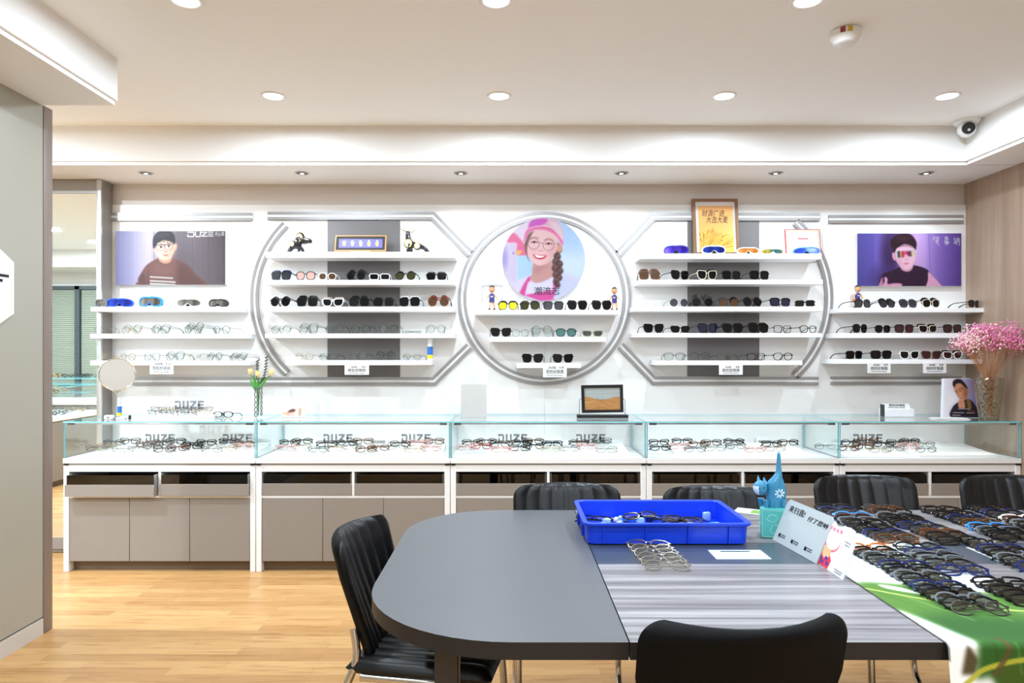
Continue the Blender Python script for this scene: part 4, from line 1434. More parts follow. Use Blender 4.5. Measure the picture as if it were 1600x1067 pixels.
def bull(label, org, nodes, edges, discs, horns, tail):
    D = SHF + .08
    bx = SX(px7(org, 0)[0], D)
    t = thing('bull_figurine', label, 'figurine', (bx, D, zB), group='black bull figurines')
    base = 388

    def P(x, y, r=None):
        px, _ = px7(x, 0)
        return (SX(px, D) - bx, 0, (base - y) / 5.333 * D / F)
    k = D / F / 5.333
    nn = []
    for x, y, r, oy in nodes:
        q = P(x, y)
        nn.append((q[0], oy, max(q[2], r * k * .3), r * k, r * k))
    vs, fs = skin(nn, edges, 2)
    zmin = min(v.z for v in vs)
    mb = MB().add([(v.x, v.y, v.z - zmin) for v in vs], fs)
    for x, y, rx, ry in discs:
        q = P(x, y)
        mb.ell((q[0], 0, q[2]), (rx * k * 1.28, .023, ry * k * 1.25), 18, 12)
    mb.build('body', M_BULL, t, 80)
    for x, y, rx, ry in discs:
        q = P(x, y)
        n = 26
        mb = MB().ring([(q[0] + rx * k * math.cos(2 * PI * i / n), q[2] + ry * k * math.sin(2 * PI * i / n)) for i in range(n)],
                       [(q[0] + .82 * rx * k * math.cos(2 * PI * i / n), q[2] + .82 * ry * k * math.sin(2 * PI * i / n)) for i in range(n)], -.027, -.02, 0)
        mb.prism([(q[0] + .83 * rx * k * math.cos(2 * PI * i / n), q[2] + .83 * ry * k * math.sin(2 * PI * i / n)) for i in range(n)], -.0255, -.018, 1)
        mb.build('gilded_disc', [M_GOLD, mat('pale_gold_disc', (240, 232, 200), .3, .2)], t)
    for h in horns:
        pts = [P(x, y) for x, y in h]
        s = -1 if h[-1][0] < h[0][0] else 1
        MB().tube([(a, s * .006 * i, c) for i, (a, b, c) in enumerate(pts)], [.003, .0026, .0012][:len(pts)], 8).build('horn', M_GOLD, t)
    MB().tube([P(x, y) for x, y in tail], .0016, 8).build('tail', M_GOLD, t)
    return t


bull('black bull figurine with gold discs, head raised right, left of number frame', 235,
     [(225, 320, 26, 0), (262, 262, 44, 0), (305, 285, 30, 0), (345, 278, 24, 0), (358, 300, 14, 0), (185, 330, 26, 0), (165, 355, 15, .012), (152, 388, 9, .016), (185, 360, 14, -.012), (178, 388, 9, -.016), (262, 335, 18, -.012), (250, 388, 9, -.016), (275, 345, 16, .012), (286, 388, 9, .016)],
     [(0, 1), (1, 2), (2, 3), (3, 4), (0, 5), (5, 6), (6, 7), (5, 8), (8, 9), (0, 10), (10, 11), (0, 12), (12, 13)],
     [(263, 258, 30, 38), (204, 312, 19, 25)], [[(345, 262), (352, 252), (350, 240)], [(355, 262), (366, 256), (368, 246)]], [(165, 325), (145, 312), (118, 306)])
bull('black bull figurine with gold horns and discs, right of number frame', 1235,
     [(1215, 320, 28, 0), (1165, 300, 40, 0), (1158, 250, 24, 0), (1160, 214, 20, 0), (1160, 198, 14, 0), (1280, 325, 24, 0), (1305, 345, 15, .012), (1340, 388, 9, .016), (1300, 345, 14, -.012), (1318, 388, 9, -.016), (1170, 345, 20, -.014), (1158, 388, 11, -.018), (1180, 348, 18, .014), (1186, 388, 11, .018)],
     [(0, 1), (1, 2), (2, 3), (3, 4), (0, 5), (5, 6), (6, 7), (5, 8), (8, 9), (1, 10), (10, 11), (1, 12), (12, 13)],
     [(1166, 307, 31, 33), (1239, 328, 25, 26)], [[(1145, 205), (1122, 198), (1104, 184)], [(1178, 208), (1205, 206), (1218, 182)]], [(1296, 312), (1312, 290), (1336, 289)])

# framed row of gilded figures on a wooden foot
D = SHF + .07
t = thing('framed_display', 'wide wooden frame with five gold pieces on purple between the bulls', 'framed display', (SX(563, D), D, zB), (R(-9), 0, 0))
k = D / F
W, H, z0 = 80 * k, 25.5 * k, 3.4 * k
o2 = [(-W / 2 - .003, z0), (W / 2 - .001, z0), (W / 2 + .001, z0 + H), (-W / 2 + .002, z0 + H)]
i2 = [(-W / 2 + .005, z0 + .007), (W / 2 - .008, z0 + .007), (W / 2 - .007, z0 + H - .007), (-W / 2 + .009, z0 + H - .007)]
MB().ring(o2, i2, -.004, .016).build('frame', mat('honey_wood_frame', (214, 150, 84), .4), t)
MB().prism(i2, .002, .006).build('mat_board', mat('black_mat_board', (30, 26, 28), .5), t)
pw, ph = 68 * k, 14 * k
zc = z0 + H / 2
mb = MB().box(-pw / 2, pw / 2, .0012, .003, zc - ph / 2, zc + ph / 2)
pan = mb.build('panel', mat('violet_panel', (104, 96, 176), .4), t)
for j in range(5):
    x = -pw / 2 + pw * (j * .19 + .12)
    MB().prism([(x + .0105 * math.cos(a) * (1 + .15 * math.sin(3 * a + j)), zc + .020 * math.sin(a) * (1 + .12 * math.cos(2 * a + j))) for a in np.linspace(0, 2 * PI, 17)[:-1]], -.001, .001).build('gold_piece', mat('gold_foil', (226, 196, 92), .35, .4), pan)
MB().rbox(-16 * k, 16 * k, -.004, .03, 0.0006, z0 + .001, .002, 1).build('foot', mat('pale_wood_foot', (232, 186, 130), .45), t)

# wheat picture
zD = SHELF['D1'] + .0006
D = SHF + .124
p = Print((185, 175, 740, 1000), 130, 190, (240, 180, 116))
p.im += ((p.GY - 175) / 825 * 14)[..., None] * np.array([.3, .2, -2.2])
rs = np.random.RandomState(5)
for k in range(120):
    x0_, y0_ = 200 + rs.rand() * 120, 1000
    a = rs.rand()
    ex = 190 + a * 560 + rs.randn() * 20
    ey = 560 + 230 * abs(a - .35) + rs.rand() * 170
    c = [(206, 146, 48), (232, 172, 70), (176, 118, 40), (246, 196, 100)][k % 4]
    mx_, my_ = x0_ + (ex - x0_) * .45, 1000 + (ey - 1000) * .62
    p.line([(x0_, y0_), (mx_, my_), (ex, ey)], 6, c, .8)
    for j in range(5):
        f = j / 5
        qx, qy = ex + (mx_ - ex) * f * .45, ey + (my_ - ey) * f * .45
        p.ell(qx, qy, 6, 13, c, .6, .85, 20 + a * 50)
ink = (70, 50, 40)
rows = [(265, 300, 4, 88), (320, 415, 4, 92)]
t = thing('framed_picture', 'brown framed picture of golden wheat with brush writing behind goggles', 'picture', (SX(1119, D), D, zD), (R(-7), 0, 0))
k = D / F
W, H = 71.5 * k, 90.5 * k / math.cos(R(7))
o2 = [(-W / 2, 0), (W / 2, 0), (W / 2, H), (-W / 2, H)]
g = .021
i2 = [(-W / 2 + g, g), (W / 2 - g * .8, g), (W / 2 - g * .8, H - g * .8), (-W / 2 + g, H - g * .8)]
MB().ring(o2, i2, -.02, .012).build('frame', mat('walnut_frame', (132, 92, 62), .4), t)
MB().prism(i2, -.004, .004).build('mat_board', mat('pale_mat', (228, 222, 216), .6), t)
s9 = .0984 * k
cx0 = 462
sheet('picture', p, lambda u, v: ((-275 + u * 555 + 10) * s9, -.0046, H - (105 + v * 800) * s9), M_PICT, t)
mb = MB()
write(mb, '财源广进', .052, (-28) * s9, -.0056, H - 238 * s9, fit=360 * s9, shear=.12)
write(mb, '大吉大麦', .052, (28) * s9, -.0056, H - 345 * s9, fit=350 * s9, shear=.12)
mb.build('lettering', mat('ink_brown', ink, .6), t)

# certificate
D = SHF + .13
t = thing('certificate', 'cream certificate with red and gold border leaning behind blue goggles', 'certificate', (SX(1256, D), D, zD), (R(-8), 0, 0))
k = D / F
W, H = 55 * k, 43.5 * k
mb = MB()
mb.rbox(-W / 2, W / 2, 0, .008, 0, H, .001, 1, 0)
for mi, m, y in ((1, .006, -.0008), (2, .011, -.0014), (3, .016, -.002)):
    mb.box(-W / 2 + m, W / 2 - m, y, .001, m, H - m, mi)
mb.build('folder', [mat('certificate_red', (184, 40, 56), .5), mat('certificate_blush', (248, 226, 214), .6), mat('certificate_gold', (190, 160, 70), .45), mat('certificate_cream', (252, 246, 232), .6)], t)
mb = MB()
for z, w, h in ((.62, .3, .008), (.53, .42, .003), (.46, .5, .003), (.40, .34, .003), (.34, .45, .003)):
    mb.box(-W * w / 2, W * w / 2, -.0026, -.002, H * z, H * z + h, 1 if h > .005 else 0)
mb.build('print', [mat('faint_print', (170, 160, 150), .6), mat('red_print', (214, 60, 80), .6)], t)

# bobble-head players
def bobble(px, key, ytop, label, ball=False, turn=0, hair_c=(58, 44, 38), dD=.05, base_c=(170, 128, 84)):
    D = SHF + dD
    zb = SHELF[key] + .0006
    yb = HY - (zb - EYE) * F / D
    H = (yb - ytop) * D / F
    t = thing('bobblehead_figurine', label, 'figurine', (SX(px, D), D, zb), (0, 0, R(turn)), 'bobblehead basketball figurines')
    s = H / .18
    MB().lathe([(0, 0), (.03 * s, 0), (.03 * s, .006 * s), (.026 * s, .008 * s), (0, .008 * s)], 24).build('base', mat('figurine_base_%d' % base_c[0], base_c, .5), t)
    N = [(0, 0, .078, .015, .011), (0, 0, .1, .017, .012), (0, 0, .113, .009, .008), (-.009, 0, .06, .008), (-.013, -.006, .036, .0065), (-.014, -.004, .014, .0055), (.009, 0, .06, .008), (.015, .004, .036, .0065), (.018, .006, .014, .0055),
         (-.021, 0, .104, .006), (-.03, -.003, .086, .005), (-.034, -.012, .07, .005), (.021, 0, .104, .006), (.031, -.002, .086, .005), (.036, -.01, .07, .005)]
    N = [(a * s, b * s, c * s) + tuple(q * s for q in r) for a, b, c, *r in N]
    E = [(0, 1), (1, 2), (0, 3), (3, 4), (4, 5), (0, 6), (6, 7), (7, 8), (1, 9), (9, 10), (10, 11), (1, 12), (12, 13), (13, 14)]
    vs, fs = skin(N, E, 2)
    mb = MB().add(vs, fs)
    hc = (0, -.002 * s, .142 * s)
    mb.ell(hc, (.019 * s, .02 * s, .025 * s), 20, 14)
    mb.ell((0, -.0225 * s, .139 * s), (.0035 * s, .004 * s, .005 * s), 8, 6)
    for q in (-1, 1):
        mb.ell((q * .0195 * s, 0, .141 * s), (.003 * s, .005 * s, .007 * s), 8, 6)
    mb.build('body', mat('figurine_skin', (224, 168, 124), .45), t, 80)
    mb = MB()
    for q in (-1, 1):
        mb.ell((q * .0072 * s, -.0205 * s, .146 * s), (.0032 * s, .0014 * s, .0018 * s), 8, 6)
        mb.tube([(q * .004 * s, -.0205 * s, .152 * s), (q * .011 * s, -.0185 * s, .1525 * s)], .0008 * s, 5)
    mb.tube([(-.006 * s, -.0205 * s, .13 * s), (0, -.0215 * s, .129 * s), (.006 * s, -.0205 * s, .13 * s)], .0009 * s, 5)
    mb.build('face', mat('figurine_features', (60, 34, 30), .5), t)
    mb = MB()
    V, Fc = [], []
    hb = MB().ell((hc[0], hc[1] + .002 * s, hc[2] + .004 * s), (.0205 * s, .0212 * s, .0245 * s), 22, 16)
    keep = lambda p: p[2] > hc[2] + .010 * s or (p[1] > hc[1] + .004 * s and p[2] > hc[2] - .008 * s)
    for f in hb.f:
        if all(keep(hb.v[i]) for i in f):
            Fc.append(f)
    mb.add(hb.v, Fc)
    mb.build('hair', mat('figurine_hair_%d' % hair_c[0], hair_c, .5), t, 80)
    mb = MB()
    prof = [(.0175, .056), (.0178, .066), (.0165, .078), (.0185, .092), (.0185, .104), (.012, .1135), (.0095, .1145)]
    n = 20
    rows = [[(r * 1.0 * s * math.cos(2 * PI * q / n), r * .76 * s * math.sin(2 * PI * q / n), z * s) for q in range(n + 1)] for r, z in prof]
    mb.grid(rows)
    mb.build('jersey', mat('figurine_jersey_navy', (56, 52, 116), .55), t, 80)
    mb = MB().box(-.009 * s, .009 * s, -.0152 * s, -.0138 * s, .088 * s, .0975 * s)
    mb.build('jersey_patch', mat('figurine_patch', (176, 176, 206), .55), t)
    for q in (-1, 1):
        MB().ell((q * .0165 * s, (-.008 if q < 0 else .002) * s, .012 * s), (.007 * s, .011 * s, .006 * s), 12, 8).build('shoe', M_BLACK, t)
    if ball:
        MB().ell((-.036 * s, -.016 * s, .058 * s), .0125 * s, 18, 12).build('basketball', mat('ball_orange', (198, 104, 48), .55), t)
    return t, s


t, s = bobble(768.5, 'C1', 443, 'bobblehead basketball player with eyeglasses on its head, left end of round bay', dD=.1)
bobble(960, 'C1', 446, 'bobblehead basketball player at right end of the round bay shelf', turn=-15, dD=.1, hair_c=(52, 44, 44))
bobble(1340, 'E1', 443, 'bobblehead basketball player holding a ball beneath the purple poster', True, 5, (44, 34, 30), .12, (196, 160, 60))
# the pair of glasses laid on the first figure's head: lenses level, temples hanging down
zb = SHELF['C1'] + .0006
pair('black eyeglasses lying across the head of the left bobblehead figure', 'eyeglasses', None, (SX(769, SHF + .1), SHF + .1 + .012, zb + .168 * s + .006), (R(-100), 0, 0), 'pan', 'matte', 'demo', .033, .003, False, 1.0)

# little spray bottles (counter and shelf)
def spray_bottle(loc, h, label):
    t = thing('spray_bottle', label, 'bottle', loc, group='lens cleaner bottles')
    r = h * .115
    MB().lathe([(0, 0), (r, 0), (r, h * .62), (r * .8, h * .66), (r * .55, h * .68)], 20).build('bottle', mat('bottle_white', (240, 240, 240), .35), t)
    MB().lathe([(r * 1.015, h * .06), (r * 1.015, h * .22)], 20).build('label_band', mat('label_yellow', (232, 206, 40), .45), t, label='yellow band')
    MB().lathe([(r * 1.015, h * .22), (r * 1.015, h * .56)], 20).build('label_wrap', mat('label_blue', (44, 110, 190), .45), t, label='blue wrap')
    MB().lathe([(r * .6, h * .66), (r * .92, h * .68), (r * .92, h * .97), (r * .8, h), (0, h)], 20).build('cap', mat('cap_clear_white', (236, 238, 240), .25), t)


spray_bottle((SX(672, SHF + .06), SHF + .06, SHELF['B5'] + .0006), 38 * (SHF + .06) / F, 'small blue and yellow bottle at right end of shelf beneath black bulls')
# ================================================================== inside and on top of the showcases
ZD = ZDECK + .0008
ZT = ZTOP + .0008
M_TRAY = mat('tray_white', (244, 242, 238), .5)
M_LOGO = mat('letter_grey', (122, 122, 124), .45)
CN = ['first showcase', 'second showcase', 'third showcase', 'fourth showcase', 'fifth showcase']


RISE = .034


def on_tray(D, D0, D1, zb):
    return zb + .0088 + RISE * (D - D0) / (D1 - D0)


def tray(xa, xb, D0, D1, zb, label, logo_px=None, logo_h=12.5, tilt=0.0, group='white display trays'):
    """a flat white tray; its maker's letters stand along the back edge"""
    D = (D0 + D1) / 2
    x0, x1 = SX(xa, D0), SX(xb, D0)
    t = thing('display_tray', label, 'tray', ((x0 + x1) / 2, D0, zb), group=group)
    w, d = x1 - x0, D1 - D0
    M9 = Matrix(((0, 1, 0, 0), (1, 0, 0, 0), (0, 0, 1, 0), (0, 0, 0, 1)))
    MB().prism([(0, 0), (d, 0), (d, RISE + .008), (0, .008)], -w / 2, w / 2, M=M9).build('board', M_TRAY, t)
    if logo_px:
        DL = D1 - .01
        for px in logo_px:
            h = logo_h * DL / F
            mb = MB().box(SX(px, DL) - t.location.x - h * 2.3, SX(px, DL) - t.location.x + h * 2.3, d - .0095, d - .0075, RISE, RISE + .013)
            logo(mb, SX(px, DL) - t.location.x, d - .008, RISE + .0125, h, dep=.004)
            mb.build('lettering', M_LOGO, t)
    return t


def card(px, D, z, w, h, label, side=False):
    """folded white price card, sloping back"""
    t = thing('price_card', label, 'card', (SX(px, D), D, z), group='white price cards in the showcases')
    W, H = w * D / F, h * D / F
    MB().prism([(-W / 2, 0), (W / 2, 0), (W / 2, H), (-W / 2, H)], 0, .0015).build('front', M_WHITE, t)
    MB().prism([(-W / 2, 0), (W / 2, 0), (W / 2, H), (-W / 2, H)], 0, .0012, M=Matrix.Translation((0, .0016, H)) @ Matrix.Rotation(R(28), 4, 'X') @ Matrix.Translation((0, 0, -H))).build('back', M_WHITE, t)
    mb = MB()
    write(mb, '授权经销商', H * .3, 0, -.0006, H * .52, fit=W * .72)
    write(mb, 'Authorized dealer', H * .14, 0, -.0006, H * .25, fit=W * .6)
    mb.build('print', M_BLACK, t)


tray(152, 300, 4.36, 4.69, ZD, 'white display tray with letters, left part of first showcase', [250])
tray(308, 396, 4.36, 4.69, ZD, 'white display tray with letters, right part of first showcase', [371])
tray(440, 566, 4.36, 4.69, ZD, 'white display tray with letters, left part of second showcase', [528])
tray(596, 690, 4.36, 4.69, ZD, 'white display tray with letters, right part of second showcase', [650])
tray(760, 845, 4.36, 4.69, ZD, 'white display tray with letters, left part of third showcase', [801])
tray(885, 985, 4.36, 4.69, ZD, 'white display tray with letters, right part of third showcase', [923])
tray(1058, 1148, 4.36, 4.69, ZD, 'plain white display tray, left part of fourth showcase')
tray(1165, 1265, 4.36, 4.69, ZD, 'plain white display tray, right part of fourth showcase')
tray(1318, 1420, 4.36, 4.69, ZD, 'white display tray with letters, left part of fifth showcase', [1356])
tray(1436, 1560, 4.34, 4.72, ZD, 'long empty tray at right end of fifth showcase')
for px, l in ((591, 'white price card between the trays in second showcase'), (862, 'white price card between the trays in third showcase'), (1151, 'left white price card in fourth showcase'), (1196, 'right white price card in fourth showcase'), (1428, 'white price card in fifth showcase')):
    card(px, 4.712, ZD, 30, 18, l)

# pairs set out in two rows: (showcase, back row px, front row px)
rs = random.Random(21)
ROWS = {0: ([(177, 'matte'), (203, 'black'), (228, 'tortoise'), (252, 'black'), (274, 'black'), (301, 'black'), (322, 'black'), (357, 'black'), (381, 'tortoise')], [(150, 'silver'), (166, 'gold'), (191, 'silver'), (214, 'silver'), (238, 'black'), (256, 'matte'), (277, 'brown'), (299, 'black'), (330, 'silver'), (354, 'gold'), (379, 'pink')]),
        1: ([(452, 'matte'), (472, 'black'), (510, 'black'), (542, 'black'), (567, 'tortoise'), (625, 'black'), (655, 'pink'), (678, 'brown')], [(446, 'pink'), (470, 'gold'), (497, 'clear'), (524, 'gold'), (549, 'silver'), (572, 'tortoise'), (591, 'brown'), (622, 'silver'), (648, 'gold'), (673, 'pink')]),
        2: ([(738, 'black'), (760, 'black'), (781, 'black'), (815, 'black'), (834, 'tortoise'), (863, 'black'), (905, 'black'), (940, 'clear')], [(730, 'pink'), (752, 'red'), (783, 'pink'), (812, 'matte'), (834, 'black'), (861, 'beige'), (890, 'silver'), (916, 'pink'), (948, 'silver')]),
        3: ([(1030, 'black'), (1066, 'black'), (1092, 'tortoise'), (1112, 'matte'), (1147, 'black'), (1206, 'black'), (1232, 'black')], [(1032, 'black'), (1062, 'pink'), (1086, 'clear'), (1118, 'silver'), (1150, 'clear'), (1180, 'pink'), (1212, 'gold'), (1290, 'silver')]),
        4: ([(1330, 'matte'), (1356, 'brown'), (1381, 'black'), (1402, 'matte'), (1422, 'black'), (1445, 'silver')], [(1326, 'tortoise'), (1350, 'brown'), (1376, 'gold'), (1398, 'silver'), (1421, 'pink'), (1448, 'silver')])}
stl = ['round', 'pan', 'square', 'cat', 'oval']
for c, (back, front) in ROWS.items():
    for rn, row, Dr in (('back', back, (4.585, 4.625, 4.545)), ('front', front, (4.44, 4.485, 4.40))):
        for i, (px, fm) in enumerate(row):
            st = stl[(i * 3 + c + (rn == 'front')) % 5]
            dd = rs.uniform(-.003, .003)
            D = Dr[i % 3] + dd
            tz = on_tray(D + .02, 4.36, 4.69, ZD)
            pair('%s %s eyeglasses, %s from left in %s row of %s' % (COLN.get(fm, fm) if fm != 'pink' else 'pink', DESC_S[st], ORD[i], rn, CN[c]), 'eyeglasses', 'eyeglasses inside the showcases',
                 (SX(px, D), D, tz), (0, 0, R(rs.uniform(-5, 5))), st, fm, 'clear', .036, .0018 if fm in ('silver', 'gold') else .0045, True, 1.0)

# ---- on top of the first showcase
yA = CASE + .19
t = thing('table_mirror', 'round swivelling chrome table mirror on the first showcase', 'mirror', (SX(181, yA), yA, ZT))
k = yA / F
hz = SZ(585, yA) - ZT
MB().lathe([(0, 0), (.055, 0), (.055, .004), (.03, .010), (.01, .014), (0, .014)], 28).build('base', M_CHROME, t)
MB().tube([(0, 0, .012), (.003, 0, .05), (.006, 0, hz - .128)], .0045, 10).build('stem', M_CHROME, t)
MB().lathe([(0, 0), (.007, .004), (.0095, .013), (.006, .022), (.0085, .03), (.004, .036), (0, .036)], 14, M=Matrix.Translation((.006, 0, hz - .135))).build('finial', M_CHROME, t)
mx = SX(183, yA) - SX(181, yA)
tl = R(14)
yoke = [(mx + .112 * math.cos(a), .012, hz + .112 * math.sin(a)) for a in np.linspace(PI - .12 + .30, 2 * PI - .18 + .3, 26)]
MB().tube(yoke, .0035, 8).build('yoke', M_CHROME, t)
for a in (.3 - .18, PI + .18):
    MB().ell((mx + .116 * math.cos(a), .012, hz + .116 * math.sin(a)), .007, 10, 8).build('pivot', M_CHROME, t)
Tm = Matrix.Translation((mx, 0, hz)) @ Matrix.Rotation(R(27), 4, 'Z') @ Matrix.Rotation(R(-3), 4, 'X')
n = 48
mb = MB().tube([(.103 * math.cos(2 * PI * i / n), 0, .103 * math.sin(2 * PI * i / n)) for i in range(n)], .005, 10, True, M=Tm)
mb.build('rim', M_CHROME, t)
MB().prism([(.102 * math.cos(2 * PI * i / n), .102 * math.sin(2 * PI * i / n)) for i in range(n)], -.0015, .003, M=Tm).build('mirror_glass', M_MIRROR, t)

yB = CASE + .30
spray_bottle((SX(186.5, yB), yB, ZT), 30 * yB / F, 'lens spray bottle with blue and yellow label behind the round table mirror')
t = thing('sample_box', 'small white sample box at left end of the first showcase top', 'box', (SX(168, CASE + .12), CASE + .12, ZT))
MB().rbox(-.024, .024, 0, .04, 0, .026, .002, 1).build('box', M_WHITE, t)
MB().box(-.004, .012, -.001, .001, .005, .02).build('label_print', mat('grey_print', (130, 130, 140), .5), t)
t = thing('cleaning_tool', 'pale lilac cleaning pad with black knob beside the sample box', 'tool', (SX(188, CASE + .12), CASE + .12, ZT))
MB().rbox(-.03, .03, 0, .035, 0, .012, .004, 2).build('pad', mat('lilac_pad', (206, 198, 216), .6), t)
MB().cyl((.052, .016, 0), (.052, .016, .026), .009, .007, 14).build('knob', M_BLACK, t)
MB().box(.028, .05, .012, .02, .003, .009).build('bar', M_RAIL, t)

tray(228, 326, CASE + .13, CASE + .40, ZT, 'white display tray with letters lying on top of the first showcase', [296], 12.5)
k6 = 0
for rn, D, xs in (('back', CASE + .33, (250, 284, 318)), ('third', CASE + .28, (262, 297)), ('second', CASE + .23, (246, 280, 314)), ('front', CASE + .18, (256, 291))):
    for i, px in enumerate(xs):
        fm = ['silver', 'matte', 'silver', 'gold'][k6 % 4]
        k6 += 1
        pair('%s eyeglasses, %s from left, %s row of tray on first showcase top' % (COLN[fm], ORD[i], rn), 'eyeglasses', 'eyeglasses on the showcase top tray', (SX(px, D), D, on_tray(D + .02, CASE + .13, CASE + .40, ZT)), (0, 0, R(rs.uniform(-4, 4))), stl[k6 % 3], fm, 'clear', .033, .002, True, .95)
pair('black acetate eyeglasses alone on glass top right of the letters tray', 'eyeglasses', None, (SX(348, CASE + .22), CASE + .22, ZT), (0, 0, R(-8)), 'pan', 'black', 'clear', .036, .0042, False, 1.0)

# ---- tulips in a slim vase
yC = CASE + .27
t = thing('glass_vase', 'slim clear vase with chain pattern holding yellow tulips', 'vase', (SX(403, yC), yC, ZT))
k = yC / F
H = 52 * k * .96
r = 5.8 * k
MB().lathe([(0, .001), (r, .001), (r, H), (r * .9, H), (r * .9, .012), (0, .012)], 24).build('glass', M_PLAST, t)
mb = MB()
for q in range(6):
    for s in (0, 1):
        a = PI * s * .5 - 2.0 + .25
        c = Vector((r * 1.02 * math.cos(a), r * 1.02 * math.sin(a), H * (.09 + q * .158 + .04 * s)))
        u = Vector((-math.sin(a), math.cos(a), 0))
        mb.tube([c + u * (.010 * math.cos(b)) + Vector((0, 0, .015 * math.sin(b))) for b in np.linspace(0, 2 * PI, 17)[:-1]], .003, 6, True)
mb.build('chain_pattern', mat('dark_pattern', (104, 104, 106), .4), t)
ft = thing('tulip_bouquet', 'yellow tulips with green leaves and dark sprigs in slim vase', 'flowers', (SX(403, yC), yC, ZT + .014))


def P8(x, y, d=0):   # crop coords 9.278 px per px, origin 375,550
    px, py = 375 + x / 9.278, 550 + y / 9.278
    return Vector((SX(px, yC) - ft.location.x, d, SZ(py, yC) - ft.location.z))


M_STEM = mat('tulip_green', (84, 138, 52), .5)
M_LEAF = mat('tulip_leaf', (72, 150, 56), .5)
for (x, y, d, sc) in ((165, 275, -.02, 1), (290, 310, -.035, 1.05), (455, 290, 0, 1)):
    top = P8(x, y + 55, d)
    MB().tube([(0.002, 0, .0), (.002 + top.x * .1, d * .2, H * .95), (top.x * .6, d * .7, (H + top.z) * .52), top], .0032, 8).build('stem', M_STEM, ft)
    mb = MB()
    R0 = .0165 * sc
    for q in range(6):
        a0 = q * PI / 3
        rows = []
        for v in np.linspace(0, 1, 9):
            rr_ = R0 * (math.sin(min(1, v * 1.35) * PI * .5) ** .8) * (1 - .42 * max(0, v - .45) ** 1.1)
            wd = .62 * (1 - v ** 5) + .02
            rows.append([(rr_ * math.cos(a0 + u * wd), rr_ * math.sin(a0 + u * wd), v * .045 * sc) for u in np.linspace(-1, 1, 5)])
        mb.grid(rows)
    mb.v = [(a + top.x, b + top.y, c + top.z - .002) for a, b, c in mb.v]
    mb.build('tulip_flower', mat('tulip_petal', (246, 214, 140), .5), ft, 70)
for pts in ([(232, 560), (200, 480), (150, 390)], [(236, 560), (215, 430), (205, 320)], [(240, 560), (262, 450), (285, 370)], [(250, 550), (330, 470), (435, 340)], [(245, 555), (300, 500), (345, 480)]):
    A, B, C = [P8(x, y, -.012) for x, y in pts]
    rows = []
    for v in np.linspace(0, 1, 10):
        q = A * (1 - v) ** 2 + B * (2 * v * (1 - v)) + C * v * v
        w_ = .0105 * math.sin(PI * min(1, v * .9 + .12)) + .0008
        rows.append([q + Vector((u * w_, .004 * abs(u), .002 * abs(u))) for u in (-1, -.5, 0, .5, 1)])
    MB().grid(rows).build('leaf', M_LEAF, ft, 80)
for pts in ([(250, 540), (235, 330), (245, 130)], [(280, 520), (370, 330), (375, 75)], [(275, 500), (300, 420), (330, 380)]):
    A, B, C = [P8(x, y, .012) for x, y in pts]
    mb = MB()
    prev = []
    for v in np.linspace(0, 1, 12):
        prev.append(A * (1 - v) ** 2 + B * (2 * v * (1 - v)) + C * v * v)
    mb.tube(prev, .002, 6)
    for j, q in enumerate(prev[4:]):
        for s in (-1, 1):
            mb.ell(q + Vector((s * .005, 0, .003 * s)), (.0068, .005, .005), 8, 6)
    mb.build('sprig', mat('dark_sprig', (54, 62, 50), .6), ft)

# ---- small picture block on second showcase
D = CASE + .25
t = thing('picture_block', 'small clear block with printed photo on top of second showcase', 'picture', (SX(459, D), D, ZT), (0, 0, R(6)))
k = D / F
W, H = 36 * k, 15.5 * k
MB().rbox(-W / 2, W / 2, .002, .022, 0, H, .0015, 1).build('block', mat('pale_block', (232, 230, 228), .15, spec=.6), t)
p = Print((600, 820, 945, 975), 90, 40, (236, 232, 230))
p.poly([(600, 910), (650, 890), (720, 860), (790, 840), (790, 890), (760, 940), (690, 950), (620, 925)], (220, 170, 150), 8)
p.poly([(680, 880), (740, 840), (795, 845), (780, 880), (720, 890)], (100, 70, 58), 8)
p.poly([(700, 930), (780, 890), (790, 960), (720, 965)], (238, 196, 186), 8)
p.poly([(600, 895), (660, 885), (670, 925), (600, 930)], (226, 190, 150), 8)
p.poly([(848, 830), (888, 828), (880, 950), (846, 950)], (206, 170, 140), 8)
sheet('picture', p, lambda u, v: ((u - .5) * W * .96, .0014, H * (.97 - v * .94)), M_PICT, t)

# ---- wrapped white card and sand picture on third showcase
D = CASE + .26
t = thing('wrapped_board', 'white plastic wrapped board standing on third showcase', 'board', (SX(740, D), D, ZT), (R(-4), 0, 0))
k = D / F
W, H = 40 * k, 52 * k
MB().rbox(-W / 2, W / 2, .003, .012, 0.001, H, .001, 1).build('board', mat('ivory_board', (206, 201, 196), .5), t)
mb = MB()
rows = []
for v in np.linspace(0, 1, 16):
    rows.append([(u * (W / 2 + .003), -.001 + .0028 * math.sin(9 * u + 5 * v) * math.sin(7 * v + 3 * u), v * (H + .004)) for u in np.linspace(-1, 1, 18)])
mb.grid(rows)
mb.prism([(-W * .32, H + .002), (W * .36, H + .002), (0.01, H + .045)], .003, .004)
mb.build('plastic_wrap', M_PLAST, t, 80)

D = CASE + .24
t = thing('sand_picture', 'black framed moving sand picture on a black stand', 'picture', (SX(940.5, D), D, ZT))
k = D / F / 16.41       # crop scale


def PS(x, y): return ((x - 747) * k, (955 - y) * k)


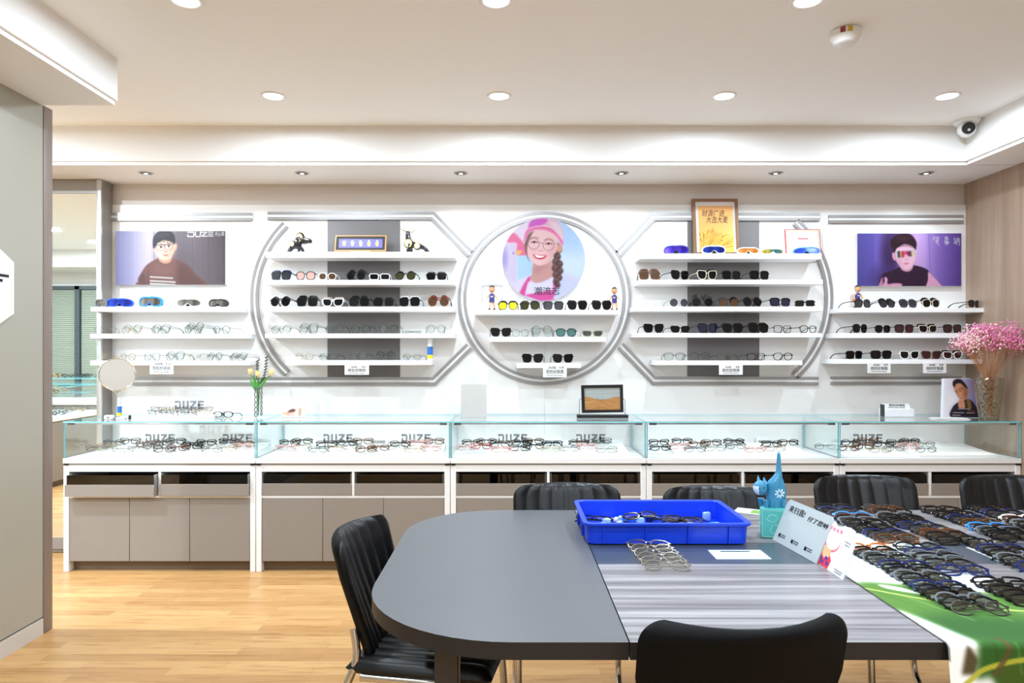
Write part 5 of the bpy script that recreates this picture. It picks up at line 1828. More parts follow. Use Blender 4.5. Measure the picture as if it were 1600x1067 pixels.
z0 = PS(0, 940)[1]
MB().rbox(PS(105, 0)[0], PS(1410, 0)[0], -.025, .03, 0.0, PS(0, 875)[1], .0015, 1).build('stand', M_BLACK, t)
for xs in ((170, 170, 180, 225), (1340, 1340, 1325, 1285)):
    MB().tube([(PS(xs[0], 0)[0], .003, PS(0, 880)[1]), (PS(xs[1], 0)[0], .003, PS(0, 520)[1]), (PS(xs[2], 0)[0], .003, PS(0, 485)[1]), (PS(xs[3], 0)[0], .003, PS(0, 470)[1])], .0016, 8).build('bracket', M_BLACK, t)
o2 = [PS(232, 832), PS(1295, 812), PS(1280, 105), PS(214, 122)]
i2 = [PS(305, 752), PS(1225, 748), PS(1208, 178), PS(288, 188)]
MB().ring(o2, i2, -.01, .012).build('frame', M_BLACK, t)
p = Print((288, 178, 1225, 752), 110, 66, (188, 190, 186))
p.line([(280, 345), (1230, 330)], 16, (164, 166, 162), .8, False)
sand = [(280, 410), (400, 425), (560, 470), (760, 492), (950, 470), (1080, 435), (1230, 425)]
p.poly(spline(sand, 6, False) + [(1240, 760), (280, 760)], (206, 140, 76), 4, smooth=False)
rs2 = np.random.RandomState(8)
for k_ in range(46):
    x, y = 300 + rs2.rand() * 900, 500 + rs2.rand() * 240
    c = [(176, 108, 48), (226, 170, 108), (236, 188, 130), (190, 122, 60)][k_ % 4]
    a = rs2.rand() * 1.4 - .7
    l = 40 + rs2.rand() * 90
    p.line([(x - l * math.cos(a), y - l * math.sin(a) * .6), (x, y + 12), (x + l * math.cos(a), y + l * math.sin(a) * .6)], 12, c, .55)
p.line(sand, 12, (184, 112, 48), .8)
A, B, C, E = [Vector((q[0], -.002, q[1])) for q in (i2[3], i2[2], i2[1], i2[0])]
sheet('sand_panel', p, lambda u, v: tuple((A * (1 - u) + B * u) * (1 - v) + (E * (1 - u) + C * u) * v), M_PICT, t)
MB().prism([(q[0], q[1]) for q in i2], -.0065, -.005).build('glass_pane', M_PLAST, t)

# ---- right end: leaflet box, papers, brochure stand, dried flowers
D = CASE + .30
t = thing('leaflet_box', 'frosted white leaflet box with printed front on fifth showcase', 'box', (SX(1405, D), D, ZT), (0, 0, R(-4)))
k = D / F
W, H = 44 * k, 20 * k
MB().rbox(-W / 2, W / 2, -.01, .09, 0, H * .62, .003, 1).build('box', mat('frosted_white', (232, 234, 238), .3), t)
MB().prism([(-W / 2 - .002, H * .5), (W / 2 + .002, H * .5), (W / 2 - .012, H), (-W / 2 + .002, H)], .04, .048).build('lid', M_WHITE, t)
MB().box(-W / 2 - .006, -W / 2 - .001, .0, .05, 0, H * .95).build('side_strip', M_BLACK, t)
mb = MB()
write(mb, '授权经销商', H * .2, .004, .0395, H * .86, fit=W * .55)
write(mb, 'Authorized dealer', H * .15, .004, .0395, H * .70, fit=W * .6)
mb.build('print', M_BLACK, t)
t = thing('paper_stack', 'thin stack of white papers in front of the portrait brochure', 'papers', (SX(1488, CASE + .13), CASE + .13, ZT), (0, 0, R(-3)))
for q in range(4):
    MB().box(-.12 + q * .006, .10 - q * .004, -.03 + q * .004, .06, q * .0022, q * .0022 + .0016, M=Matrix.Rotation(R(q * 2.5 - 3), 4, 'Z')).build('sheet', M_WHITE, t)

D = CASE + .24
t = thing('brochure_stand', 'upright brochure with portrait of a man in black jacket', 'brochure', (SX(1501, D), D, ZT), (R(-6), 0, R(0)))
k = D / F / 6.67


def PB(x, y): return ((x - 274) * k, (962 - y) * k)


o2 = [PB(92, 955), PB(462, 958), PB(425, 560), PB(385, 548), PB(132, 552)]
MB().prism(o2, .002, .03).build('folder', mat('folder_white', (226, 224, 230), .4), t)
p = Print((92, 548, 462, 960), 100, 110, (186, 176, 196))
p.hgrad([(92, (226, 222, 226)), (170, (214, 206, 214)), (260, (196, 186, 204)), (462, (140, 130, 176))])
p.poly([(150, 700), (250, 720), (240, 800), (160, 850)], (232, 228, 230), 30, .8)
p.poly([(180, 960), (190, 860), (260, 800), (350, 770), (430, 800), (462, 960)], (34, 28, 40), 4)
p.poly([(355, 780), (395, 770), (405, 850), (370, 900), (360, 850)], (130, 96, 50), 6)
p.poly([(214, 640), (235, 700), (270, 760), (330, 775), (372, 730), (382, 650), (330, 600), (250, 600)], (196, 134, 100), 4)
p.poly([(310, 620), (382, 640), (372, 730), (330, 775), (330, 690)], (150, 92, 66), 14, .8)
p.ell(380, 668, 10, 26, (176, 112, 84), .4)
p.poly([(203, 620), (205, 580), (250, 552), (310, 556), (360, 600), (384, 650), (370, 650), (340, 625), (300, 598), (250, 605), (222, 640)], (38, 28, 30), 4)
p.line([(228, 690), (250, 678), (262, 680)], 7, (60, 38, 34), .9)
p.line([(276, 664), (300, 652), (320, 656)], 7, (60, 38, 34), .9)
p.line([(236, 706), (254, 698)], 6, (50, 30, 28), .9, False)
p.line([(282, 684), (306, 676)], 6, (50, 30, 28), .9, False)
p.line([(262, 690), (262, 724), (278, 726)], 5, (150, 92, 70), .8)
p.poly([(262, 860), (258, 810), (290, 752), (320, 756), (332, 800), (330, 860), (300, 868)], (200, 136, 104), 5)
p.line([(280, 800), (326, 790)], 5, (150, 92, 70), .7, False)
p.line([(284, 758), (316, 754)], 6, (150, 70, 66), .8, False)
for x0_, x1_, y in ((255, 370, 871), (200, 310, 912), (345, 425, 914), (195, 272, 940)):
    p.line([(x0_, y), (x1_, y)], 7, (226, 220, 226), .85, False)
    for q in range(int((x1_ - x0_) / 14)):
        p.line([(x0_ + 8 + q * 14, y - 4), (x0_ + 10 + q * 14, y + 4)], 4, (60, 50, 60), .7, False)
p.line([(398, 892), (430, 893)], 6, (206, 60, 90), .9, False)


def PF(u, v):
    top = (PB(132, 552), PB(425, 556))
    bot = (PB(92, 955), PB(462, 958))
    a = [top[0][i] * (1 - v) + bot[0][i] * v for i in (0, 1)]
    b = [top[1][i] * (1 - v) + bot[1][i] * v for i in (0, 1)]
    return (a[0] * (1 - u) + b[0] * u, .0012, a[1] * (1 - u) + b[1] * u)


sheet('picture', p, PF, M_PICT, t)

D = CASE + .095
t = thing('crystal_vase', 'cut crystal vase holding pink dried flowers at right end', 'vase', (SX(1546, D), D, ZT))
k = D / F
H = 66 * k
prof = [(12.5, 0), (13.2, 8), (15, 26), (17.5, 50), (18.8, 66)]
n = 30
rows = []
for v in np.linspace(0, 1, 22):
    y = v * 66
    r0 = np.interp(y, [q[1] for q in prof], [q[0] for q in prof]) * k
    rows.append([((r0 + .0055 * math.sin(8 * (2 * PI * i / n) + 14 * v) * math.sin(20 * v + 4 * (2 * PI * i / n))) * math.cos(2 * PI * i / n), (r0 + .0055 * math.sin(8 * (2 * PI * i / n) + 14 * v) * math.sin(20 * v + 4 * 2 * PI * i / n)) * math.sin(2 * PI * i / n), v * H) for i in range(n + 1)])
M_CRY = glassy('cut_crystal', (212, 208, 192), ior=2.2)
MB().grid(rows).build('vase_wall', M_CRY, t, 0)
MB().cyl((0, 0, 0), (0, 0, .012), 12.2 * k, 12.6 * k, 32).build('vase_foot', M_CRY, t)
fl = thing('dried_flowers', 'bushy pink dried baby breath flowers in crystal vase', 'flowers', (SX(1546, D), D, ZT + .016))
rs = random.Random(4)
stems, blo, buds = MB(), MB(), MB()
cz = SZ(545, D) - fl.location.z
for q in range(250):
    # heads fill a broad dome
    a = rs.uniform(0, 2 * PI)
    e = rs.uniform(-.25, 1.0)
    rr_ = rs.uniform(.35, 1.0) ** .6
    hx = .245 * rr_ * math.cos(a) * math.sqrt(max(0, 1 - max(0, e) ** 2 * .75)) - .01
    hy = -.03 + .13 * rr_ * math.sin(a) * math.sqrt(max(0, 1 - max(0, e) ** 2 * .75)) - .02
    hz_ = cz + .02 + e * .15 * (1 - .35 * abs(hx) / .25) * (rr_ ** .5)
    if fl.location.y + hy > PANEL - .012 or fl.location.x + hx > XR - .02:
        continue
    tip = Vector((hx, hy, hz_))
    foot = Vector((rs.uniform(-.015, .015), rs.uniform(-.015, .015), .01))
    mid = Vector((hx * .22, hy * .25, H + rs.uniform(-.01, .02)))
    if q % 2 == 0:
        stems.tube([foot, mid, mid * .45 + tip * .55, tip], .0009, 4)
    for j in range(9):
        c = tip + Vector((rs.gauss(0, .018), rs.gauss(0, .016), rs.gauss(0, .016)))
        if fl.location.y + c.y > PANEL - .012 or fl.location.x + c.x > XR - .012:
            continue
        tgt = buds if (hx < -.12 and rs.random() < .75) or rs.random() < .12 else blo
        tgt.ell(c, rs.uniform(.0035, .0062), 6, 4)
        if j % 4 == 0:
            stems.tube([mid * .25 + tip * .75, c], .0006, 3)
stems.build('stems', mat('dried_stem', (190, 136, 92), .7), fl)
o = blo.build('blossoms', mat('pink_blossom', (232, 132, 180), .7), fl)
o['kind'] = 'stuff'
o = buds.build('pale_blossoms', mat('pale_pink_blossom', (246, 210, 206), .7), fl)
o['kind'] = 'stuff'
# ================================================================== table
TZ = .75
XA, XS, XE = -.362, .257, 3.05     # left end, seam, right end
YF, YK = 1.462, 2.69               # front and back edges
TH = .038


def rounded_end(x0, x1, y0, y1, r, n=14):
    pts = [(x1, y0), (x1, y1)]
    for a in np.linspace(PI / 2, PI, n):
        pts.append((x0 + r[1] + r[1] * math.cos(a), y1 - r[1] + r[1] * math.sin(a)))
    for a in np.linspace(PI, 1.5 * PI, n):
        pts.append((x0 + r[0] + r[0] * math.cos(a), y0 + r[0] + r[0] * math.sin(a)))
    return pts


t = thing('table', 'long meeting table with rounded slate grey end and grey zebrano middle', 'table', (0, 0, 0))
prof = rounded_end(XA, XS - .0015, YF, YK, (.37, .33))
mb = MB()
mb.slab([(x + (.0 if x > 0 else 0), y) for x, y in prof], TZ - TH, TZ, 0, side=1)
mb.build('end_top', [M_TABLEGREY, M_EDGE], t, 60, label='slate grey rounded end top')
mb = MB()
S0, S1 = 2.005, 2.225
mb.box(XS + .0015, XE, YF, S0 - .001, TZ - TH, TZ, [1, 0, 1, 1, 1, 1])
mb.box(XS + .0015, XE, S1 + .001, YK, TZ - TH, TZ, [1, 0, 1, 1, 1, 1])
mb.build('wood_top', [M_TABLEWOOD, M_EDGE], t, label='grey striped wood top')
MB().box(XS + .0015, XE, S0 + .0, S1, TZ - TH, TZ - .0004).build('centre_strip', M_TABLESTRIP, t, label='dark blue grey strip along the middle')
x0, x1 = ONZ(1120, 874, TZ).x, ONZ(1204, 872, TZ).x
D0, D1 = ONZ(0, 873.5, TZ).y, ONZ(0, 859.5, TZ).y
MB().rbox(x0, x1, D0, D1, TZ - .003, TZ + .0012, .0008, 1).box(x0 + .035, x1 - .04, D1 - .022, D1 - .014, TZ + .0005, TZ + .0015, 1).build('cable_flap', [mat('flap_pale_blue', (206, 220, 226), .3), M_BLACK], t, label='pale cable flap with a black slot')
for x, y in ((-.145, 1.60), (-.145, 2.5), (2.9, 1.60), (2.9, 2.55), (.56, 2.55)):
    MB().rbox(x - .028, x + .028, y - .028, y + .028, 0, TZ - TH, .003, 1).build('leg', mat('table_leg_dark', (44, 42, 42), .4), t)
MB().box(-.15, 2.9, 2.04, 2.09, TZ - TH - .05, TZ - TH).build('beam', mat('table_leg_dark', (44, 42, 42), .4), t)

# ================================================================== chairs
def chair_meshes():
    ms = {}

    def hw(z):         # half width of the back at height z
        f = (z - .46) / .38
        w = .165 + .05 * min(1, max(0, f) * 1.5)
        r = .05
        d = z - (.84 - r)
        if d > 0:
            w = w - r + math.sqrt(max(0, r * r - d * d))
        return w

    def yc(u, z):
        f = (z - .46) / .38
        return .16 + .13 * f - .068 * (u * u) * (.35 + .65 * f)
    nu, nv = 57, 26
    zs = list(np.linspace(.465, .79, 18)) + [.79 + .05 * math.sin(a) for a in np.linspace(.12, PI / 2, 8)]
    front, back = [], []
    for z in zs:
        rf, rb = [], []
        for i in range(nu):
            u = -1 + 2 * i / (nu - 1)
            edge = (1 - abs(u) ** 8)
            top = max(0.0, 1 - max(0, (z - .80) / .04) ** 3)
            th = .021 * edge ** .5 * max(.0, top) ** .5
            rib = abs(math.sin((u + 1) * 4 * PI)) ** .6 * .0058 * edge * top ** .5
            x = u * hw(z)
            rf.append((x, yc(u, z) - th - rib, z))
            rb.append((x, yc(u, z) + th, z))
        front.append(rf)
        back.append(rb[::-1])
    rows = [f + b + [f[0]] for f, b in zip(front, back)]
    mb = MB().grid(rows)
    kk = len(rows[0]) - 1
    mb.m = [1 if (f % kk) >= nu - 1 else 0 for f in range(len(mb.f))]
    k = len(rows[0])
    mb.add([p for p in rows[0][:-1]], [tuple(range(k - 2, -1, -1))])
    mb.add([p for p in rows[-1][:-1]], [tuple(range(k - 1))])
    ms['backrest'] = mb.mesh('backrest', [M_LEATHER, M_SHELLBACK], 60)
    # seat: same channels running front to back
    rows = []
    for y in np.linspace(-.245, .20, 25):
        e = 1 - abs((y + .0225) / .2225) ** 10
        r = []
        for i in range(nu):
            u = -1 + 2 * i / (nu - 1)
            ee = 1 - abs(u) ** 10
            r.append((u * (.215 - .015 * (y > .1) * (y - .1) * 10), y, .452 + .03 * (e * ee) ** .5 + abs(math.sin((u + 1) * 4 * PI)) ** .6 * .006 * e * ee - .006 * (1 - u * u)))
        for i in range(nu):
            u = 1 - 2 * i / (nu - 1)
            ee = 1 - abs(u) ** 10
            r.append((u * (.215 - .015 * (y > .1) * (y - .1) * 10), y, .448 - .028 * (e * ee) ** .5))
        rows.append(r + [r[0]])
    mb = MB().grid(rows)
    ms['seat'] = mb.mesh('seat', M_LEATHER, 60)
    for s in (-1, 1):
        x = s * .207
        pts = [(x * .84, .185, .56), (x * .9, .172, .47), (x, .205, .36), (x, .222, .14), (x, .218, .07), (x, .19, .028), (x, .14, .0135), (x, -.12, .0135), (x, -.18, .022), (x, -.215, .06), (x, -.205, .30), (x, -.19, .405), (x, -.16, .428), (x, -.08, .428), (x, .15, .428)]
        pts = [tuple(p) for p in spline(pts, 4, False)]
        ms['leg%d' % s] = MB().tube(pts, .0125, 12).mesh('leg', M_CHROME, 60)
    ms['bar'] = MB().tube([(-.207, -.14, .424), (.207, -.14, .424)], .011, 10).tube([(-.207, .12, .424), (.207, .12, .424)], .011, 10).mesh('cross_bar', M_CHROME)
    return ms


CH = chair_meshes()


def chair(x, y, rz, label, scale=(1, 1, 1)):
    t = thing('meeting_chair', label, 'chair', (x, y, 0), (0, 0, R(rz)), 'black ribbed chairs around the table', scale)
    link('seat', CH['seat'], t)
    link('backrest', CH['backrest'], t)
    link('leg', CH['leg-1'], t)
    link('leg', CH['leg1'], t)
    link('cross_bar', CH['bar'], t)
    return t


CY = 2.575
chair(SX(885, 2.86), CY, 1, 'black ribbed chair behind the blue tray, left of the far row', (1.02, 1, .985))
chair(SX(1110, 2.86), CY + .005, -2, 'black ribbed chair on far side, partly hidden by blue cat', (1.03, 1, .97))
chair(SX(1343, 2.86), CY + .02, 1, 'black ribbed chair on far side behind the payment sign', (1, 1, 1.02))
chair(SX(1568, 2.86), CY + .02, -1, 'black ribbed chair on far side, cut by the right picture edge', (1.03, 1, 1.02))
chair(-.258, 2.185, 80, 'black ribbed chair pushed under rounded table end', (.94, 1, .96))
chair(SX(1160, 1.33), 1.595, 180 + 6, 'black chair in the foreground, its smooth back towards the viewer', (1.03, 1.0, 1.0))

# ================================================================== blue tray and what lies in it
M_TRAYB = mat('royal_blue_plastic_tray', (16, 62, 214), .32, spec=.5)
tx0, tx1, ty0, ty1 = .238, .782, 2.185, 2.545
HT = .072
zt = TZ + .0006
t = thing('plastic_tray', 'royal blue plastic tray holding loose glasses on the table', 'tray', (0, 0, zt))


def rr(x0, x1, y0, y1, r, n=5):
    pts = []
    for cx_, cy_, a0 in ((x1 - r, y0 + r, -PI / 2), (x1 - r, y1 - r, 0), (x0 + r, y1 - r, PI / 2), (x0 + r, y0 + r, PI)):
        for a in np.linspace(a0, a0 + PI / 2, n):
            pts.append((cx_ + r * math.cos(a), cy_ + r * math.sin(a)))
    return pts


def loops(mb, ls, cap=True):
    n = len(ls[0][0])
    V, Fc = [], []
    for pts, z in ls:
        V += [(x, y, z) for x, y in pts]
    for i in range(len(ls) - 1):
        for k in range(n):
            Fc.append((i * n + k, i * n + (k + 1) % n, (i + 1) * n + (k + 1) % n, (i + 1) * n + k))
    if cap:
        Fc.append(tuple(range(n - 1, -1, -1)))
        Fc.append(tuple(range((len(ls) - 1) * n, len(ls) * n)))
    return mb.add(V, Fc)


g = .014
L_ = lambda d, r: rr(tx0 + d, tx1 - d, ty0 + d, ty1 - d, r)
mb = loops(MB(), [(L_(g + .012, .02), 0), (L_(g, .024), .004), (L_(g - .004, .026), HT - .01), (L_(.001, .03), HT - .009), (L_(0, .03), HT - .007), (L_(0, .03), HT - .001), (L_(.001, .03), HT), (L_(g, .024), HT), (L_(g + .003, .022), HT - .003), (L_(g + .006, .02), .006), (L_(g + .012, .016), .0045)])
for f in (.12, .37, .62, .86):
    x = tx0 + f * (tx1 - tx0)
    mb.box(x - .0015, x + .0015, ty0 + .004, ty0 + g + .002, .006, HT - .01)
    mb.box(x - .0015, x + .0015, ty1 - g - .002, ty1 - .004, .006, HT - .01)
for f in (.3, .7):
    y = ty0 + f * (ty1 - ty0)
    mb.box(tx0 + .004, tx0 + g + .002, y - .0015, y + .0015, .006, HT - .01)
mb.build('tray_body', M_TRAYB, t, 35)
rs = random.Random(9)
zi = zt + .0055
for i, (x, y, rz, rx, fm, st) in enumerate([(.47, 2.40, 20, 78, 'black', 'pan'), (.585, 2.34, -28, 70, 'black', 'square'), (.34, 2.30, 60, 80, 'black', 'oval'), (.52, 2.30, -8, 84, 'matte', 'rect'), (.66, 2.42, 35, 82, 'blue', 'pan'), (.30, 2.44, -15, 80, 'black', 'square'), (.70, 2.29, 10, 84, 'black', 'pan'), (.40, 2.345, 40, 82, 'black', 'round'), (.56, 2.43, -40, 80, 'matte', 'square'), (.63, 2.30, 25, 84, 'black', 'oval')]):
    pair('%s folded eyeglasses loose in the blue tray, %s' % (COLN[fm], ['resting highest near the middle', 'leaning right of the middle', 'near the left end', 'near the front wall', 'at the back right', 'at the back left', 'near the front right corner', 'left of the middle', 'behind the middle', 'right of centre front'][i]), 'eyeglasses', 'loose eyeglasses in the blue tray',
         (x, y, zi + (.032 if i < 2 else .018)), (R(-rx if i > 1 else -66), 0, R(rz)), st, fm, 'clear', .036, .004, True, .95)
for i in range(44):
    x, y = rs.uniform(tx0 + .05, tx1 - .06), rs.uniform(ty0 + .07, ty1 - .05)
    c = ['white', 'lightblue', 'blue', 'pale'][i % 4]
    m = {'white': M_WHITE, 'lightblue': FR['lightblue'], 'blue': FR['blue'], 'pale': mat('pale_blue_plastic', (150, 186, 226), .3)}[c]
    o = MB().rbox(-.014, .014, -.008, .008, 0, .014 + .006 * (i % 4), .004, 2).build('nose_pad_bag' if c == 'white' else 'spectacle_part', m, None)
    o.location = (x, y, zi)
    o.rotation_euler = (0, 0, rs.uniform(0, 3))
    tag(o, '%s plastic spectacle piece lying loose in the royal blue tray' % {'white': 'white', 'lightblue': 'sky blue', 'blue': 'dark blue', 'pale': 'pale blue'}[c], 'spectacle part', 'loose %s plastic pieces in the blue tray' % {'white': 'white', 'lightblue': 'sky blue', 'blue': 'dark blue', 'pale': 'pale blue'}[c])

# ---- wire frames laid in a chain on the table
for i in range(6):
    f = i / 5
    px, py = 1014 + f * 30, 860 + f * 34
    q = ONZ(px, py, TZ)
    pair('%s wire eyeglasses, %s from the front in the chain before blue tray' % ('dark' if i == 5 else 'silver', ORD[5 - i]), 'eyeglasses', 'wire eyeglasses chained before the blue tray',
         (q.x, q.y, TZ + .004 + .002 * 1), (R(-58), 0, R(-6 + 3 * (i % 2))), ['pan', 'round'][i % 2], 'steel', 'clear', .037, .0021, True, .98)

# ---- blue cat on its box
q = ONZ(1199, 843, TZ)
bx, by = q.x + .038, q.y + .05
t = thing('gift_box', 'small teal box with pale line drawing under the blue cat', 'box', (bx, by, TZ + .0006), (0, 0, R(-18)))
B, BH = .041, .098
MB().rbox(-B, B, -B, B, 0, BH, .0015, 1).build('box', mat('teal_card', (82, 178, 172), .45), t)
mb = MB()
for M_ in (Matrix.Identity(4), Matrix.Rotation(R(-90), 4, 'Z')):
    y = -B - .0004
    e, w_ = B - .005, .0012
    for a in ((-e, e, .004, .004 + w_), (-e, e, BH - .005 - w_, BH - .005), (-e, -e + w_, .004, BH - .005), (e - w_, e, .004, BH - .005)):
        mb.box(a[0], a[1], y - .0003, y, a[2], a[3], 0, M_)
    for c in ((-.004, .066, .016, .012), (.004, .03, .013, .016)):
        P = [(c[0] + c[2] * math.cos(a) * (1 + .2 * math.sin(4 * a)), y - .0002, c[1] + c[3] * math.sin(a)) for a in np.linspace(0, 2 * PI, 24)[:-1]]
        mb.tube(P, .0007, 4, True, 0, M_)
mb.build('line_drawing', mat('pale_teal_ink', (176, 224, 216), .5), t)

ct = thing('cat_figurine', 'glossy blue cat figurine with white flower standing on teal box', 'figurine', (bx + .002, by, TZ + .0006 + BH + .0004), (0, 0, R(0)))
M_CAT = mat('cat_blue_glaze', (58, 136, 172), .18, spec=.6)
M_CATL = mat('cat_pale_glaze', (206, 224, 230), .25)
k = by / F / 7.625
oz = 705


def PC(x, y, d=0.0): return Vector(((x - 345) * k, d, (oz - y) * k))


prof_c = [(705, 262, 458), (690, 252, 470), (640, 256, 486), (580, 264, 492), (520, 268, 491), (470, 262, 482), (430, 262, 470), (400, 286, 460), (370, 318, 450), (340, 346, 445), (300, 370, 441), (250, 376, 436), (200, 379, 432), (140, 384, 429), (80, 388, 426), (60, 394, 421), (55, 404, 412)]
rows = []
nC = 28
for y, xl, xr in prof_c:
    c = PC((xl + xr) / 2, y)
    a = (xr - xl) / 2 * k
    b = min(a, 66 * k * (1 if y > 430 else .55 + .45 * (y - 250) / 180 if y > 300 else .6))
    rows.append([(c.x + a * math.cos(2 * PI * i / nC), b * math.sin(2 * PI * i / nC), c.z) for i in range(nC + 1)])
mb = MB().grid([r for r in rows])
hc = PC(178, 480, -.006)
mb.ell(hc, (84 * k, 62 * k, 88 * k), 24, 16)
for x, d in ((215, .016), (300, -.016), (370, .016), (440, -.016), (240, -.014)):
    a, b = PC(x, 620, d), PC(x, oz, d)
    mb.cyl(b, a, 26 * k, 40 * k, 14)
for (x, y, d, lean) in ((150, 350, -.006, -.2), (222, 372, -.004, .1)):
    tip = PC(x, y - 18, d)
    base = PC(x + 18, 440, d)
    mb.cyl(base, tip, 34 * k, 3 * k, 12)
mb.build('body', M_CAT, ct, 80)
# white lower face, tail tip, back patch, flower
fb = MB().ell(hc, (85.2 * k, 63.2 * k, 89.2 * k), 28, 20)
keep = [f for f in fb.f if all(fb.v[i][0] < hc.x - 20 * k and fb.v[i][2] < hc.z + 40 * k for i in f)]
mb = MB().add(fb.v, keep)
mb.build('pale_face', M_CATL, ct, 80)
mb = MB()
for a, b, ra, rb in ((250, 200, 23, 22.6), (200, 75, 22.6, 17)):
    mb.cyl(PC(408, a), PC(408, b), ra * k, rb * k, 16)
mb.ell(PC(408, 72), 17 * k, 14, 10)
mb.build('pale_tail_tip', M_CATL, ct, 80)
mb = MB()
fc = PC(393, 540, -.075 * .9)
yf = -63 * k
for q_ in range(8):
    a = q_ * PI / 4 + .2
    M_ = Matrix.Translation((fc.x, yf, fc.z)) @ Matrix.Rotation(-a, 4, 'Y') @ Matrix.Translation((0, 0, 38 * k))
    mb.ell((0, 0, 0), (11 * k, 6 * k, 24 * k), 10, 6, 0, M_)
mb.build('flower_mark', M_CATL, ct, 80)
mb = MB()
for x, y in ((150, 478), (205, 470)):
    c = PC(x, y)
    mb.ell((c.x, hc.y - 58 * k, c.z), (9 * k, 5 * k, 9 * k), 10, 6)
mb.build('eyes', mat('cat_dark_eye', (24, 40, 60), .3), ct)

# ---- payment signs
def sign(name, label, A, B, up, hgt, thick=.004):
    t = thing(name, label, 'sign', (A[0], A[1], TZ + .0006))
    d = Vector((B[0] - A[0], B[1] - A[1], 0))
    L = d.length
    ex = d.normalized()
    ez = Vector(up).normalized()
    ey = ez.cross(ex).normalized()
    M_ = Matrix(((ex.x, ey.x, ez.x, 0), (ex.y, ey.y, ez.y, 0), (ex.z, ey.z, ez.z, 0), (0, 0, 0, 1)))
    return t, L, M_


A, B = ONZ(1207, 843, TZ), ONZ(1275, 881, TZ)
t, L, M_ = sign('payment_sign', 'frosted acrylic payment sign with black handwriting leaning beside the blue cat', A, B, (.055, 0.002, .134), .146)
Hs = .146
M_FROST = mat('frosted_acrylic', (190, 198, 200), .3, alpha=.93)
pts = [(.0, 0), (L, 0), (L, Hs - .012), (L - .012, Hs), (.012, Hs), (0, Hs - .012)]
MB().prism(pts, 0, .004, M=M_).build('panel', M_FROST, t)
mb = MB()
write(mb, '来扫我!', .024, L * .28, -.0006, Hs * .80, fit=L * .36, M=M_)
write(mb, '付了您呐', .018, L * .74, -.0006, Hs * .76, fit=L * .42, M=M_, shear=.25)
mb.build('lettering', M_BLACK, t)
for q_ in range(3):
    x = L * (.16 + .30 * q_)
    mb = MB().box(x - .018, x - .007, -.0012, 0, Hs * .13, Hs * .21, 0, M_)
    for j in range(2):
        mb.box(x - .003, x + .022, -.0012, 0, Hs * (.19 - .045 * j), Hs * (.205 - .045 * j), 0, M_)
    mb.build('caption_print', M_BLACK, t)
MB().box(0.02, L - .02, .003, .05, 0, .003, M=Matrix(((M_[0][0], .93, 0, 0), (M_[1][0], .1, 0, 0), (0, 0, 1, 0), (0, 0, 0, 1)))).build('foot', M_PLAST, t)
A, B = ONZ(1278, 879, TZ), ONZ(1318, 906, TZ)
A = A + Vector((-.004, 0, 0))
B = B + Vector((-.004, 0, 0))
t, L, M_ = sign('payment_sign', 'small white payment sign with pink and red cat shaped end', A, B, (.036, .002, .1), .11)
Hs = .108
pts = [(0, 0), (L, 0), (L, Hs * .98), (L * .56, Hs * .99), (L * .56, Hs * 1.12), (L * .52, Hs * 1.26), (L * .42, Hs * 1.16), (L * .24, Hs * 1.16), (L * .12, Hs * 1.24), (L * .06, Hs * 1.08), (L * .04, Hs * .8), (0, Hs * .5)]
MB().prism(pts, 0, .004, M=M_).build('panel', mat('sign_white', (240, 238, 242), .35), t)
mb = MB()


def el(cx_, cz_, rx, rz, mi, y=-.0006, n=26):
    mb.prism([(L * cx_ + L * rx * math.cos(2 * PI * i / n), Hs * cz_ + Hs * rz * math.sin(2 * PI * i / n)) for i in range(n)], y, 0, mi, M_)


mb.prism([(0.001, .001), (L * .42, .001), (L * .46, Hs * .25), (L * .3, Hs * .45), (0.001, Hs * .5)], -.0005, 0, 0, M_)
el(.22, .40, .15, .17, 1, -.0009)
el(.30, .72, .27, .27, 2, -.0006)
el(.31, .76, .25, .25, 3, -.0010)
for c in ((.08, .2), (.17, .12), (.28, .25), (.36, .14)):
    el(c[0], c[1], .055, .05, 4, -.0012)
for c in ((.10, 1.06), (.48, 1.07), (.22, 1.05), (.35, 1.05)):
    el(c[0], c[1], .04, .05, 5, -.0012)
mb.build('cat_print', [mat('sign_red', (222, 60, 84), .45), mat('sign_peach', (244, 190, 140), .45), mat('sign_coral', (238, 120, 140), .45), mat('sign_white', (240, 238, 242), .35), mat('sign_violet', (88, 60, 150), .45), mat('sign_pink', (244, 140, 170), .45)], t)
mb = MB()
for z, w_ in ((.88, .2), (.8, .16), (.12, .3), (.06, .24)):
    mb.box(L * .8 - L * w_ / 2, L * .8 + L * w_ / 2, -.0008, 0, Hs * z, Hs * z + .003, 0, M_)
mb.build('text', mat('sign_grey_ink', (150, 140, 150), .5), t)
MB().box(0.01, L - .005, .003, .06, 0, .003, M=Matrix(((M_[0][0], .93, 0, 0), (M_[1][0], .1, 0, 0), (0, 0, 1, 0), (0, 0, 0, 1)))).build('foot', M_PLAST, t)

# ---- brochure behind the tray
q = ONZ(1166, 800, TZ)
o = thing('brochure', 'white and green brochure on the table behind the teal box', 'brochure', (q.x + .02, q.y, TZ + .0006), (0, 0, R(-30)))
MB().box(-.06, .06, -.04, .045, 0, .002).build('sheet', M_WHITE, o)
MB().box(.0, .055, -.03, .03, .002, .0026).build('picture', mat('brochure_green', (120, 160, 70), .5), o)
